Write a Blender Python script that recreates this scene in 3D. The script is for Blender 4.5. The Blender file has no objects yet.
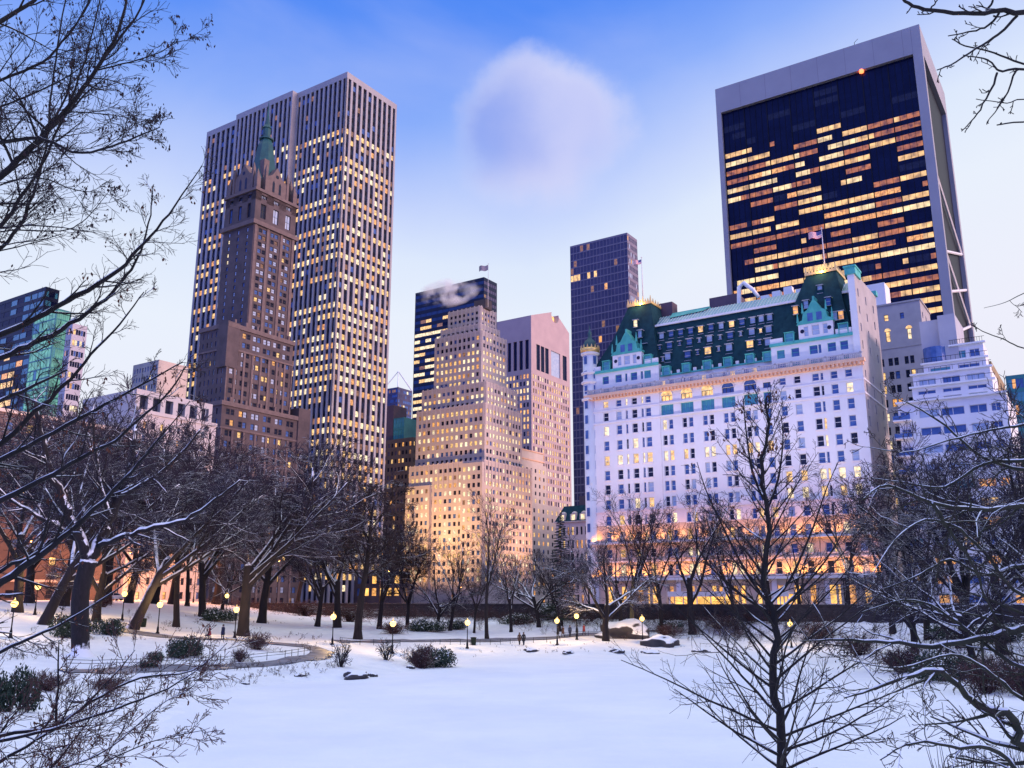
import bpy, math, random
from mathutils import Vector, Matrix, noise as mnoise
RAD = math.radians
sc = bpy.context.scene
COL = sc.collection

# ------------------------------------------------------------------ camera, sky, sun, exposure
F, CX, CY = 900.0, 512.0, 384.0
TP = math.atan(216 / 900)
CS, SN = math.cos(TP), math.sin(TP)
EYE = Vector((0, 0, 7.0))
cam = bpy.data.cameras.new('camera')
cam.sensor_width = 36; cam.lens = 36 * F / 1024; cam.clip_start = 0.1; cam.clip_end = 6000
camo = bpy.data.objects.new('camera', cam); COL.objects.link(camo)
camo.location = EYE; camo.rotation_euler = (RAD(90) + TP, 0, 0)
sc.camera = camo
sc.view_settings.view_transform = 'Standard'; sc.view_settings.look = 'None'
sc.view_settings.exposure = 0.0; sc.view_settings.gamma = 1.0
sc.cycles.use_denoising = True
sc.cycles.max_bounces = 5; sc.cycles.diffuse_bounces = 3; sc.cycles.glossy_bounces = 2
sc.cycles.transmission_bounces = 2; sc.cycles.volume_bounces = 3
sc.cycles.sample_clamp_indirect = 4


def ray(px, py):
    u = (px - CX) / F; v = (CY - py) / F
    return Vector((u, CS - v * SN, SN + v * CS))
def atY(px, py, Y):
    d = ray(px, py); return EYE + d * (Y / d.y)
def atZ(px, py, Z):
    d = ray(px, py); return EYE + d * ((Z - EYE.z) / d.z)
def project(p):
    q = p - EYE
    zc = q.y * CS + q.z * SN
    if zc < .01: return (-9999, -9999, zc)
    return (CX + F * q.x / zc, CY - F * (-q.y * SN + q.z * CS) / zc, zc)

AX = Vector((0.832, -0.555, 0)); BX = Vector((0.555, 0.832, 0))     # the street grid
ANG = math.atan2(-0.555, 0.832)

W = bpy.data.worlds.new('World'); sc.world = W; W.use_nodes = True
def build_world():
    nt = W.node_tree; N = nt.nodes; L = nt.links; N.clear()
    def nd(t, **k):
        n = N.new(t)
        for a, b in k.items(): setattr(n, a, b)
        return n
    def val(x, sock):
        if isinstance(x, (int, float)): sock.default_value = x
        elif isinstance(x, (tuple, list, Vector)): sock.default_value = tuple(x)
        else: L.new(x, sock)
    def m(op, a, b=0.0, clamp=False):
        n = nd('ShaderNodeMath', operation=op, use_clamp=clamp); val(a, n.inputs[0]); val(b, n.inputs[1]); return n.outputs[0]
    def vm(op, a, b=(0, 0, 0), s=None):
        n = nd('ShaderNodeVectorMath', operation=op); val(a, n.inputs[0]); val(b, n.inputs[1])
        if s is not None: val(s, n.inputs[3])
        return n
    def mix(f, a, b, blend='MIX'):
        n = nd('ShaderNodeMix', data_type='RGBA', blend_type=blend); val(f, n.inputs[0])
        for x, s in ((a, n.inputs[6]), (b, n.inputs[7])):
            if isinstance(x, tuple): s.default_value = (*x, 1)
            else: L.new(x, s)
        return n.outputs[2]
    def ss(x, a, b):
        n = nd('ShaderNodeMapRange', interpolation_type='SMOOTHSTEP'); val(x, n.inputs[0])
        n.inputs[1].default_value = a; n.inputs[2].default_value = b; return n.outputs[0]
    tc = nd('ShaderNodeTexCoord')
    D = vm('NORMALIZE', tc.outputs['Generated']).outputs[0]
    sep = nd('ShaderNodeSeparateXYZ'); L.new(D, sep.inputs[0])
    nz = nd('ShaderNodeTexNoise'); nz.inputs['Scale'].default_value = 3.2; nz.inputs['Detail'].default_value = 5; L.new(D, nz.inputs['Vector'])
    wob = m('MULTIPLY', m('SUBTRACT', nz.outputs[0], .5), .09)
    side = m('MULTIPLY', m('MAXIMUM', m('SUBTRACT', sep.outputs[0], .02), 0.0), -.26)
    el = m('ADD', m('ADD', sep.outputs[2], wob), side)
    ramp = nd('ShaderNodeValToRGB'); L.new(el, ramp.inputs[0])
    e = ramp.color_ramp.elements
    stops = [(0.0, (.84, .82, .94)), (.16, (.87, .88, .99)), (.29, (.83, .89, 1.0)), (.36, (.74, .83, 1.0)), (.42, (.55, .66, 1.0)),
             (.50, (.26, .43, .98)), (.58, (.085, .265, .94)), (.63, (.065, .24, .92)), (.74, (1.15, 1.27, 1.36)), (1, (1.38, 1.47, 1.45))]
    while len(e) < len(stops): e.new(.5)
    for q, (p, c) in zip(e, stops): q.position = p; q.color = (*c, 1)
    col = ramp.outputs[0]
    # one soft steam-grey cumulus above the towers
    C = ray(541, 134).normalized()
    RT = Vector((C.y, -C.x, 0)).normalized(); UP = RT.cross(C)
    n2 = nd('ShaderNodeTexNoise'); n2.inputs['Scale'].default_value = 16; n2.inputs['Detail'].default_value = 7; n2.inputs['Roughness'].default_value = .55; L.new(D, n2.inputs['Vector'])
    off = vm('SUBTRACT', D, C).outputs[0]
    nv = vm('SCALE', vm('SUBTRACT', n2.outputs[1], (.5, .5, .5)).outputs[0], s=.062).outputs[0]
    off2 = vm('ADD', off, nv).outputs[0]
    cx_ = vm('DOT_PRODUCT', off2, RT).outputs[1]; cy_ = vm('DOT_PRODUCT', off2, UP).outputs[1]
    front = ss(vm('DOT_PRODUCT', D, C).outputs[1], .7, .8)
    low = m('MINIMUM', cy_, 0.0)
    rad = m('SQRT', m('ADD', m('POWER', m('DIVIDE', cx_, .098), 2), m('POWER', m('DIVIDE', cy_, .089), 2)))
    edge = m('SUBTRACT', 1.0, ss(rad, .70, 1.08)); soft = m('SUBTRACT', 1.0, ss(rad, .35, 1.05))
    upw = ss(cy_, -.06, .035); mask = m('ADD', m('MULTIPLY', edge, upw), m('MULTIPLY', soft, m('SUBTRACT', 1.0, upw)))
    mask = m('MULTIPLY', m('MULTIPLY', mask, front), .9)
    base = ss(m('ADD', vm('DOT_PRODUCT', off, UP).outputs[1], m('MULTIPLY', wob, .1)), -.085, -.01)
    lit = ss(m('ADD', cx_, m('MULTIPLY', rad, .03)), -.075, .055)
    ccol = mix(lit, (.25, .36, .88), (.60, .63, .96))
    ccol = mix(base, (.74, .74, .97), ccol)
    rim = m('MULTIPLY', ss(rad, .6, 1.0), .55)
    ccol = mix(rim, ccol, (.76, .80, 1.0))
    col = mix(mask, col, ccol)
    # thin high veil
    n3 = nd('ShaderNodeTexNoise'); n3.inputs['Scale'].default_value = 2.1; n3.inputs['Detail'].default_value = 6; n3.inputs['Distortion'].default_value = .4
    mp = nd('ShaderNodeMapping'); mp.inputs['Scale'].default_value = (1, 1, 2.2); mp.inputs['Location'].default_value = (.7, .2, .1); L.new(D, mp.inputs[0]); L.new(mp.outputs[0], n3.inputs['Vector'])
    veil = m('MULTIPLY', ss(n3.outputs[0], .5, .8), .22)
    col = mix(veil, col, (.82, .82, .98))
    # afterglow in the west (right, behind the viewer)
    west = vm('DOT_PRODUCT', D, (0.80, -0.60, 0.0)).outputs[1]
    back = ss(m('ADD', m('MULTIPLY', sep.outputs[1], -1.0), m('MULTIPLY', sep.outputs[0], -.45)), -.1, .5)
    back = m('MULTIPLY', back, m('SUBTRACT', 1.0, ss(sep.outputs[2], .45, .8)))
    col = mix(back, col, (.28, .40, 1.6))
    glow = m('MULTIPLY', ss(west, .78, .99), m('SUBTRACT', 1.0, ss(sep.outputs[2], .05, .5)))
    col = mix(glow, col, (2.2, 1.55, 1.5))
    sky = nd('ShaderNodeTexSky'); sky.sky_type = 'NISHITA'; sky.sun_disc = False
    sky.sun_elevation = RAD(5.7); sky.sun_rotation = math.atan2(0.87, -0.49)
    ten = mix(1.0, col, (10, 10, 10), 'MULTIPLY')
    fin = mix(.02, ten, sky.outputs[0])
    bg = nd('ShaderNodeBackground'); bg.inputs[1].default_value = 0.1; L.new(fin, bg.inputs[0])
    out = nd('ShaderNodeOutputWorld'); L.new(bg.outputs[0], out.inputs[0])
build_world()
sun = bpy.data.lights.new('sun', 'SUN'); sun.energy = 3.2; sun.angle = RAD(10); sun.color = (1, .66, .64)
suno = bpy.data.objects.new('sun', sun); COL.objects.link(suno)
suno.rotation_euler = (-Vector((0.87, -0.49, 0.10))).to_track_quat('-Z', 'Y').to_euler()

# ------------------------------------------------------------------ helpers
def tag(o, label=None, cat=None, group=None, kind=None):
    if label: o['label'] = label
    if cat: o['category'] = cat
    if group: o['group'] = group
    if kind: o['kind'] = kind
    return o

class MB:
    def __init__(s): s.v = []; s.f = []; s.m = []; s.s = []
    def quad(s, a, b, c, d, m=0, smooth=False):
        i = len(s.v); s.v += [tuple(a), tuple(b), tuple(c), tuple(d)]; s.f.append((i, i + 1, i + 2, i + 3)); s.m.append(m); s.s.append(smooth)
    def poly(s, pts, m=0, smooth=False):
        i = len(s.v); s.v += [tuple(p) for p in pts]; s.f.append(tuple(range(i, i + len(pts)))); s.m.append(m); s.s.append(smooth)
    def box(s, x0, x1, y0, y1, z0, z1, m=0):
        i = len(s.v)
        s.v += [(x0, y0, z0), (x1, y0, z0), (x1, y1, z0), (x0, y1, z0), (x0, y0, z1), (x1, y0, z1), (x1, y1, z1), (x0, y1, z1)]
        for f in ((0, 3, 2, 1), (4, 5, 6, 7), (0, 1, 5, 4), (1, 2, 6, 5), (2, 3, 7, 6), (3, 0, 4, 7)):
            s.f.append(tuple(i + k for k in f)); s.m.append(m); s.s.append(False)
    def frustum(s, b, t, z0, z1, m=0):      # b,t = (x0,x1,y0,y1)
        i = len(s.v)
        for (x0, x1, y0, y1), z in ((b, z0), (t, z1)):
            s.v += [(x0, y0, z), (x1, y0, z), (x1, y1, z), (x0, y1, z)]
        for f in ((0, 3, 2, 1), (4, 5, 6, 7), (0, 1, 5, 4), (1, 2, 6, 5), (2, 3, 7, 6), (3, 0, 4, 7)):
            s.f.append(tuple(i + k for k in f)); s.m.append(m); s.s.append(False)
    def lathe(s, prof, n=12, m=0, c=(0, 0), smooth=True, a0=0.0):
        i = len(s.v)
        for r, z in prof:
            for k in range(n):
                a = a0 + 2 * math.pi * k / n
                s.v.append((c[0] + r * math.cos(a), c[1] + r * math.sin(a), z))
        for j in range(len(prof) - 1):
            for k in range(n):
                k2 = (k + 1) % n
                s.f.append((i + j * n + k, i + j * n + k2, i + (j + 1) * n + k2, i + (j + 1) * n + k)); s.m.append(m); s.s.append(smooth)
        s.f.append(tuple(i + k for k in reversed(range(n)))); s.m.append(m); s.s.append(False)
        s.f.append(tuple(i + (len(prof) - 1) * n + k for k in range(n))); s.m.append(m); s.s.append(False)
    def tube(s, pts, rad, n=5, m=0, smooth=True):
        if len(pts) < 2: return
        i = len(s.v); t = (pts[1] - pts[0]).normalized()
        a = t.cross(Vector((0.31, 0.17, 0.93)))
        if a.length < .05: a = t.cross(Vector((1, 0, 0)))
        a.normalize(); K = len(pts)
        cs = [(math.cos(2 * math.pi * k / n), math.sin(2 * math.pi * k / n)) for k in range(n)]
        for j in range(K):
            t = (pts[min(j + 1, K - 1)] - pts[max(j - 1, 0)])
            if t.length > 1e-9: t.normalize()
            a = a - t * a.dot(t)
            if a.length < 1e-6: a = t.orthogonal()
            a.normalize(); b = t.cross(a); r = rad[j]; p = pts[j]
            for c, d in cs:
                q = p + a * (c * r) + b * (d * r); s.v.append((q.x, q.y, q.z))
        for j in range(K - 1):
            o = i + j * n
            for k in range(n):
                k2 = (k + 1) % n
                s.f.append((o + k, o + k2, o + n + k2, o + n + k)); s.m.append(m); s.s.append(smooth)
        if rad[-1] > .02: s.f.append(tuple(i + (K - 1) * n + k for k in range(n))); s.m.append(m); s.s.append(False)
    def add(s, o, mat4, mmap=None):
        i = len(s.v)
        s.v += [tuple(mat4 @ Vector(v)) for v in o.v]
        s.f += [tuple(i + k for k in f) for f in o.f]
        s.m += [mmap[k] if mmap else k for k in o.m]; s.s += o.s
    def mesh(s, name, mats):
        me = bpy.data.meshes.new(name); me.from_pydata(s.v, [], s.f)
        for mm in mats: me.materials.append(mm)
        if s.f:
            me.polygons.foreach_set('material_index', s.m); me.polygons.foreach_set('use_smooth', s.s)
        me.update(); return me
    def build(s, name, mats, parent=None, loc=None, rz=None):
        if not isinstance(mats, (list, tuple)): mats = [mats]
        return link(name, s.mesh(name, mats), parent, loc, rz)

def link(name, me, parent=None, loc=None, rz=None):
    o = bpy.data.objects.new(name, me); COL.objects.link(o)
    if parent: o.parent = parent
    if loc is not None: o.location = loc
    if rz is not None: o.rotation_euler = (0, 0, rz)
    return o
def empty(name, loc=(0, 0, 0), rz=0, label=None, cat=None, group=None):
    o = bpy.data.objects.new(name, None); COL.objects.link(o); o.location = loc; o.rotation_euler = (0, 0, rz)
    o.empty_display_size = .3
    return tag(o, label, cat, group)
KIDS = {}
def copy_tree(o, parent=None):
    c = o.copy(); COL.objects.link(c)
    if parent: c.parent = parent
    for ch in list(o.children): copy_tree(ch, c)
    return c

# ------------------------------------------------------------------ materials
M = {}
def pm(name, c1, c2=None, scale=1.0, rough=.8, bump=0.0, bscale=None, metal=0.0, snow=None, spec=.5, detail=4, stretch=None, ior=None, brick=None):
    m = bpy.data.materials.new(name); m.use_nodes = True; nt = m.node_tree; N = nt.nodes; L = nt.links
    p = N['Principled BSDF']; p.inputs['Roughness'].default_value = rough; p.inputs['Metallic'].default_value = metal
    p.inputs['Specular IOR Level'].default_value = spec
    if ior: p.inputs['IOR'].default_value = ior
    tc = N.new('ShaderNodeTexCoord'); vec = tc.outputs['Object']
    if stretch:
        mp = N.new('ShaderNodeMapping'); mp.inputs['Scale'].default_value = stretch; L.new(vec, mp.inputs[0]); vec = mp.outputs[0]
    nz = N.new('ShaderNodeTexNoise'); nz.inputs['Scale'].default_value = scale; nz.inputs['Detail'].default_value = detail; nz.inputs['Roughness'].default_value = .6; L.new(vec, nz.inputs['Vector'])
    col = None
    if c2:
        mx = N.new('ShaderNodeMix'); mx.data_type = 'RGBA'
        mr = N.new('ShaderNodeMapRange'); mr.inputs[1].default_value = .3; mr.inputs[2].default_value = .7; L.new(nz.outputs[0], mr.inputs[0])
        L.new(mr.outputs[0], mx.inputs[0]); mx.inputs[6].default_value = (*c1, 1); mx.inputs[7].default_value = (*c2, 1); col = mx.outputs[2]
    if brick:
        # coursed stone joints: darker thin lines in z
        w = N.new('ShaderNodeTexWave'); w.wave_type = 'BANDS'; w.bands_direction = 'Z'; w.inputs['Scale'].default_value = brick; w.inputs['Distortion'].default_value = 0
        L.new(tc.outputs['Object'], w.inputs['Vector'])
        r2 = N.new('ShaderNodeMapRange'); r2.inputs[1].default_value = 0.0; r2.inputs[2].default_value = .12; r2.inputs[3].default_value = .72; r2.inputs[4].default_value = 1; L.new(w.outputs[1], r2.inputs[0])
        m2 = N.new('ShaderNodeMix'); m2.data_type = 'RGBA'; m2.blend_type = 'MULTIPLY'; m2.inputs[0].default_value = 1
        if col: L.new(col, m2.inputs[6])
        else: m2.inputs[6].default_value = (*c1, 1)
        L.new(r2.outputs[0], m2.inputs[7]); col = m2.outputs[2]
    if snow is not None:
        g = N.new('ShaderNodeNewGeometry'); sp = N.new('ShaderNodeSeparateXYZ'); L.new(g.outputs['Normal'], sp.inputs[0])
        n2 = N.new('ShaderNodeTexNoise'); n2.inputs['Scale'].default_value = snow[1]; n2.inputs['Detail'].default_value = 3; L.new(tc.outputs['Object'], n2.inputs['Vector'])
        a = N.new('ShaderNodeMath'); a.operation = 'MULTIPLY_ADD'; L.new(n2.outputs[0], a.inputs[0]); a.inputs[1].default_value = snow[2]; L.new(sp.outputs[2], a.inputs[2])
        r3 = N.new('ShaderNodeMapRange'); r3.inputs[1].default_value = snow[0]; r3.inputs[2].default_value = snow[0] + .12; L.new(a.outputs[0], r3.inputs[0])
        m3 = N.new('ShaderNodeMix'); m3.data_type = 'RGBA'; L.new(r3.outputs[0], m3.inputs[0])
        if col: L.new(col, m3.inputs[6])
        else: m3.inputs[6].default_value = (*c1, 1)
        m3.inputs[7].default_value = (.84, .85, .90, 1); col = m3.outputs[2]
    if col: L.new(col, p.inputs['Base Color'])
    else: p.inputs['Base Color'].default_value = (*c1, 1)
    if bump:
        n4 = N.new('ShaderNodeTexNoise'); n4.inputs['Scale'].default_value = bscale or scale * 4; n4.inputs['Detail'].default_value = 5; L.new(vec, n4.inputs['Vector'])
        b = N.new('ShaderNodeBump'); b.inputs['Strength'].default_value = 1.0; b.inputs['Distance'].default_value = bump; L.new(n4.outputs[0], b.inputs['Height']); L.new(b.outputs[0], p.inputs['Normal'])
    M[name] = m; return m
def em(name, c, strength, c2=None, scale=1.2, lo=.35, hi=1.25, sample=False, glassy=True):
    m = bpy.data.materials.new(name); m.use_nodes = True; nt = m.node_tree; N = nt.nodes; L = nt.links
    p = N['Principled BSDF']; p.inputs['Base Color'].default_value = (.03, .03, .05, 1); p.inputs['Roughness'].default_value = .12
    g = N.new('ShaderNodeNewGeometry')
    nz = N.new('ShaderNodeTexNoise'); nz.inputs['Scale'].default_value = scale; nz.inputs['Detail'].default_value = 3; L.new(g.outputs['Position'], nz.inputs['Vector'])
    mr = N.new('ShaderNodeMapRange'); mr.inputs[1].default_value = .3; mr.inputs[2].default_value = .7; mr.inputs[3].default_value = lo * strength; mr.inputs[4].default_value = hi * strength; L.new(nz.outputs[0], mr.inputs[0])
    n2 = N.new('ShaderNodeTexNoise'); n2.inputs['Scale'].default_value = .33; L.new(g.outputs['Position'], n2.inputs['Vector'])
    mx = N.new('ShaderNodeMix'); mx.data_type = 'RGBA'; L.new(n2.outputs[0], mx.inputs[0]); mx.inputs[6].default_value = (*c, 1); mx.inputs[7].default_value = (*(c2 or c), 1)
    L.new(mx.outputs[2], p.inputs['Emission Color']); L.new(mr.outputs[0], p.inputs['Emission Strength'])
    m.cycles.emission_sampling = 'AUTO' if sample else 'NONE'
    M[name] = m; return m

pm('snow', (.76, .78, .85), (.87, .88, .93), .5, .9, .14, 2.2, spec=.2, detail=7)
pm('ice_snow', (.74, .77, .87), (.87, .88, .93), .09, .85, .16, .55, spec=.25, detail=7)
pm('path_asphalt', (.10, .10, .135), (.26, .26, .32), .8, .5, .01, 20)
pm('road_asphalt', (.05, .05, .055), (.09, .085, .09), .4, .6, .01, 8)
pm('sidewalk', (.30, .29, .29), (.4, .39, .4), .6, .8)
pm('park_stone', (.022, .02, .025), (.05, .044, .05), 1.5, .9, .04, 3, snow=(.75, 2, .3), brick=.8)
pm('bark', (.008, .006, .007), (.020, .015, .016), 6, .95, .02, 18, snow=(1.02, 3, .55), stretch=(1, 1, .35))
pm('bark_snowy', (.008, .006, .008), (.019, .014, .017), 5, .95, .02, 14, snow=(.58, 2.0, .55), stretch=(1, 1, .35))
pm('bark_lit_yellow', (.16, .12, .04), (.24, .18, .07), 3, .95, .02, 14)  # yellow light on one trunk painted into the bark
pm('bark_green', (.022, .024, .016), (.05, .048, .028), 6, .9, .012, 22, snow=(1.15, 3, .5))
pm('twig', (.020, .013, .016), (.040, .025, .026), 3, .95)
pm('twig_red', (.10, .035, .03), (.06, .03, .03), 3, .9)
pm('twig_purple', (.018, .013, .028), (.032, .023, .042), .6, .95, snow=(1.04, 1.5, .5))
pm('dead_leaf', (.07, .022, .016), (.16, .05, .025), 4, .9)
pm('dead_leaf_dark', (.022, .012, .018), (.05, .022, .022), 4, .9)
pm('evergreen', (.012, .03, .02), (.03, .05, .03), 2, .8, snow=(.92, 1.6, .45))
pm('bush_red', (.07, .03, .035), (.10, .045, .04), 2, .9, snow=(1.08, 1.6, .45))
pm('rock', (.03, .028, .032), (.07, .062, .068), 1.2, .9, .08, 3, snow=(.86, 1.0, .5))
pm('iron', (.012, .012, .014), None, rough=.7, spec=.2)
pm('iron_green', (.01, .02, .016), None, rough=.7, spec=.2)
pm('white_brick', (.74, .73, .74), (.80, .79, .80), .35, .8, .01, 3)
pm('white_trim', (.72, .69, .72), (.78, .76, .78), .6, .75)
pm('glow_tinted_stone', (.46, .39, .33), (.56, .48, .41), .3, .85, .02, 3)  # warm tint painted in so the uplit hotel base reads orange
pm('terracotta_lit_orange', (.70, .42, .28), (.80, .52, .36), .8, .8)  # terracotta with the orange light on the cornices painted in
pm('tan_brick', (.36, .33, .33), (.44, .40, .40), .3, .85, .01, 3)
pm('copper', (.05, .36, .33), (.10, .50, .45), .5, .6, .01, 4)
pm('copper_bright', (.035, .30, .27), (.09, .46, .40), .6, .6)
pm('copper_dark', (.006, .045, .06), (.014, .085, .095), .4, .55, .02, 3)
pm('green_slate', (.006, .032, .045), (.014, .06, .075), .9, .8, .03, 6, spec=.15)
pm('skylight_glass', (.12, .29, .34), (.22, .40, .44), .5, .35)
pm('gold', (.80, .50, .16), (.9, .62, .25), 1, .35, metal=.6)
pm('marble', (.30, .285, .31), (.37, .35, .37), .15, .6, brick=None)
pm('bronze_dark', (.006, .006, .014), (.010, .010, .02), .3, .5, spec=.15)
pm('brown_brick', (.070, .054, .060), (.12, .09, .095), .25, .9, .02, 2.5)
pm('brown_trim', (.12, .088, .09), (.18, .13, .125), .6, .85)
pm('beige_stone', (.44, .38, .37), (.52, .45, .43), .12, .85, .01, 2)
pm('beige_trim', (.50, .43, .42), (.56, .49, .47), .3, .85)
pm('cream_stone', (.55, .47, .42), (.63, .54, .48), .25, .85)
pm('pink_granite', (.42, .31, .33), (.50, .37, .38), .12, .7)
pm('travertine', (.29, .29, .33), (.36, .355, .39), .06, .6)
pm('travertine_joint', (.20, .19, .22), None, rough=.8)
pm('grey_brick', (.34, .32, .33), (.44, .41, .41), .3, .9, .01, 3)
pm('white_panel', (.74, .73, .75), (.82, .80, .82), .3, .6)
pm('grey_panel', (.40, .39, .45), (.46, .45, .5), .3, .6)
pm('violet_metal', (.17, .15, .22), (.22, .19, .26), .3, .6)
pm('purple_clad', (.07, .04, .07), (.10, .06, .09), .4, .6)
pm('pink_stone', (.085, .062, .07), (.14, .10, .10), .2, .9, .01, 3)
pm('pale_stone', (.40, .38, .40), (.50, .47, .48), .2, .9, .01, 3)
pm('dark_stone', (.075, .06, .07), (.11, .085, .09), .3, .85)
pm('navy_panel', (.008, .014, .04), (.012, .02, .05), .3, .4, spec=.2)
pm('teal_panel', (.02, .16, .17), (.05, .26, .25), .15, .3)
pm('westlit_yellow', (.30, .22, .12), (.38, .28, .16), .4, .9)  # yellow of a west-lit face painted in as wall colour
pm('frame_white', (.62, .60, .62), None, rough=.6)
pm('frame_dark', (.03, .03, .035), None, rough=.5)
pm('frame_teal', (.06, .38, .34), (.09, .46, .42), .8, rough=.6)
# unlit panes
pm('glass_blue', (.04, .09, .26), (.09, .17, .42), .6, .15, spec=.35)
pm('glass_dark', (.008, .010, .024), (.022, .028, .06), .7, .12, spec=.25)
pm('glass_navy', (.003, .006, .030), (.006, .012, .05), .2, .15, spec=.12)
pm('glass_azure', (.012, .035, .12), (.025, .065, .20), .2, .15, spec=.3)
pm('glass_violet', (.05, .05, .11), (.085, .075, .15), .15, .2, spec=.3)
pm('glass_teal', (.03, .20, .23), (.06, .32, .36), .5, .15, spec=.7, ior=1.7)
pm('glass_pale', (.30, .40, .58), (.46, .54, .66), .5, .2)  # pale tone painted in for sky reflected in the panes
# lit panes
em('lit_yellow', (1, .53, .13), 1.35, (1, .68, .30))
em('lit_pale', (1, .74, .38), 1.45, (1, .85, .58))
em('lit_orange', (1, .38, .08), 1.15, (1, .52, .16))
em('lit_dim', (.75, .30, .10), .42, (.8, .42, .2))
em('lit_room', (1, .50, .13), 1.1, (1, .68, .30), scale=.4, lo=.35, hi=1.35)
em('lit_room_pale', (1, .66, .28), 1.2, (1, .8, .45), scale=.45, lo=.45, hi=1.3)
em('lit_room_dim', (1, .36, .05), .6, (.95, .28, .06), scale=.5, lo=.2, hi=1.2)
em('lit_green', (.18, .72, .55), .62, (.35, .85, .65), scale=.25, lo=.35, hi=1.1)
em('lamp_glow', (1, .62, .17), 3.6, sample=False, lo=.9, hi=1.1)
em('sodium_glow', (1, .33, .05), 4, lo=.9, hi=1.1)
em('red_beacon', (1, .13, .04), 5, lo=.9, hi=1.1)
em('shop_glow', (1, .42, .07), 1.7, (1, .60, .18), scale=.45, lo=.45, hi=1.3)
em('fairy_lights', (1, .55, .15), 5, lo=.6, hi=1.2)
GZ = 4.4

# ------------------------------------------------------------------ terrain
PONDPX = [(118, 790), (135, 755), (160, 725), (190, 703), (235, 689), (300, 680), (360, 678), (412, 669), (447, 663), (480, 656), (530, 652.5), (575, 655),
          (620, 654), (668, 651.5), (730, 650.5), (800, 650), (850, 653), (885, 668), (935, 685), (1030, 699), (1200, 715)]
POND = [atZ(x, y, 0).xy for x, y in PONDPX] + [Vector((60, 55)), Vector((44, 36)), Vector((10, 31)), Vector((-12, 33))]
def pond_sd(x, y):
    p = Vector((x, y)); n = len(POND); best = 1e9; inside = False
    for i in range(n):
        a = POND[i]; b = POND[(i + 1) % n]; ab = b - a
        t = max(0, min(1, (p - a).dot(ab) / ab.length_squared)); q = (a + ab * t - p).length
        if q < best: best = q
        if (a.y > y) != (b.y > y) and x < (b.x - a.x) * (y - a.y) / (b.y - a.y) + a.x: inside = not inside
    return -best if inside else best
WALLP = Vector((1.3, 178.0))                         # a point of the park wall, which runs along the street grid
def wall_s(x, y): return (x - WALLP.x) * BX.x + (y - WALLP.y) * BX.y
def sm(t): t = max(0, min(1, t)); return t * t * (3 - 2 * t)
def hgt(x, y):
    s = wall_s(x, y)
    left = sm((-x - 22 - max(0, (y - 90) * .12)) / 45)
    if s > 2.0: return GZ - .06 + 2.2 * sm((-x - 55) / 50)
    d = pond_sd(x, y)
    if d < -.8: return -.35
    if d < 0: return -.35 * (-d / .8)
    h = 3.75 * (1 - math.exp(-d / 28.0)) + left * 3.2 * sm((d - 14) / 50)
    r = math.hypot(x, y + 1); h2 = 5.35 * sm((31 - r) / 25.0) if r < 31 else 0
    h = max(h, h2)
    k = sm(d / 4)
    h += k * (.22 * mnoise.noise(Vector((x * .16, y * .16, 0))) + .10 * mnoise.noise(Vector((x * .5, y * .5, 3))))
    h = max(h, .02)
    if s > -6: h = h + (GZ - .06 + 2.2 * sm((-x - 55) / 50) - .7 - h) * sm((s + 6) / 5.5) if s < 1.2 else h + (GZ - .06 + 2.2 * sm((-x - 55) / 50) - h) * 1
    return h
def ground_hit(px, py, ymin=30, ymax=230):
    d = ray(px, py); d = d / d.y; y = ymin
    prev = None
    while y < ymax:
        p = EYE + d * y
        if p.z <= hgt(p.x, p.y): 
            lo, hi = y - 1.0, y
            for _ in range(8):
                mid = (lo + hi) / 2; q = EYE + d * mid
                if q.z <= hgt(q.x, q.y): hi = mid
                else: lo = mid
            q = EYE + d * hi; return Vector((q.x, q.y, hgt(q.x, q.y)))
        y += 1.0
    p = EYE + d * 150; return Vector((p.x, p.y, hgt(p.x, p.y)))
def on_ground(px, Y):
    p = atY(px, 600, Y); return Vector((p.x, p.y, hgt(p.x, p.y)))

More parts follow.
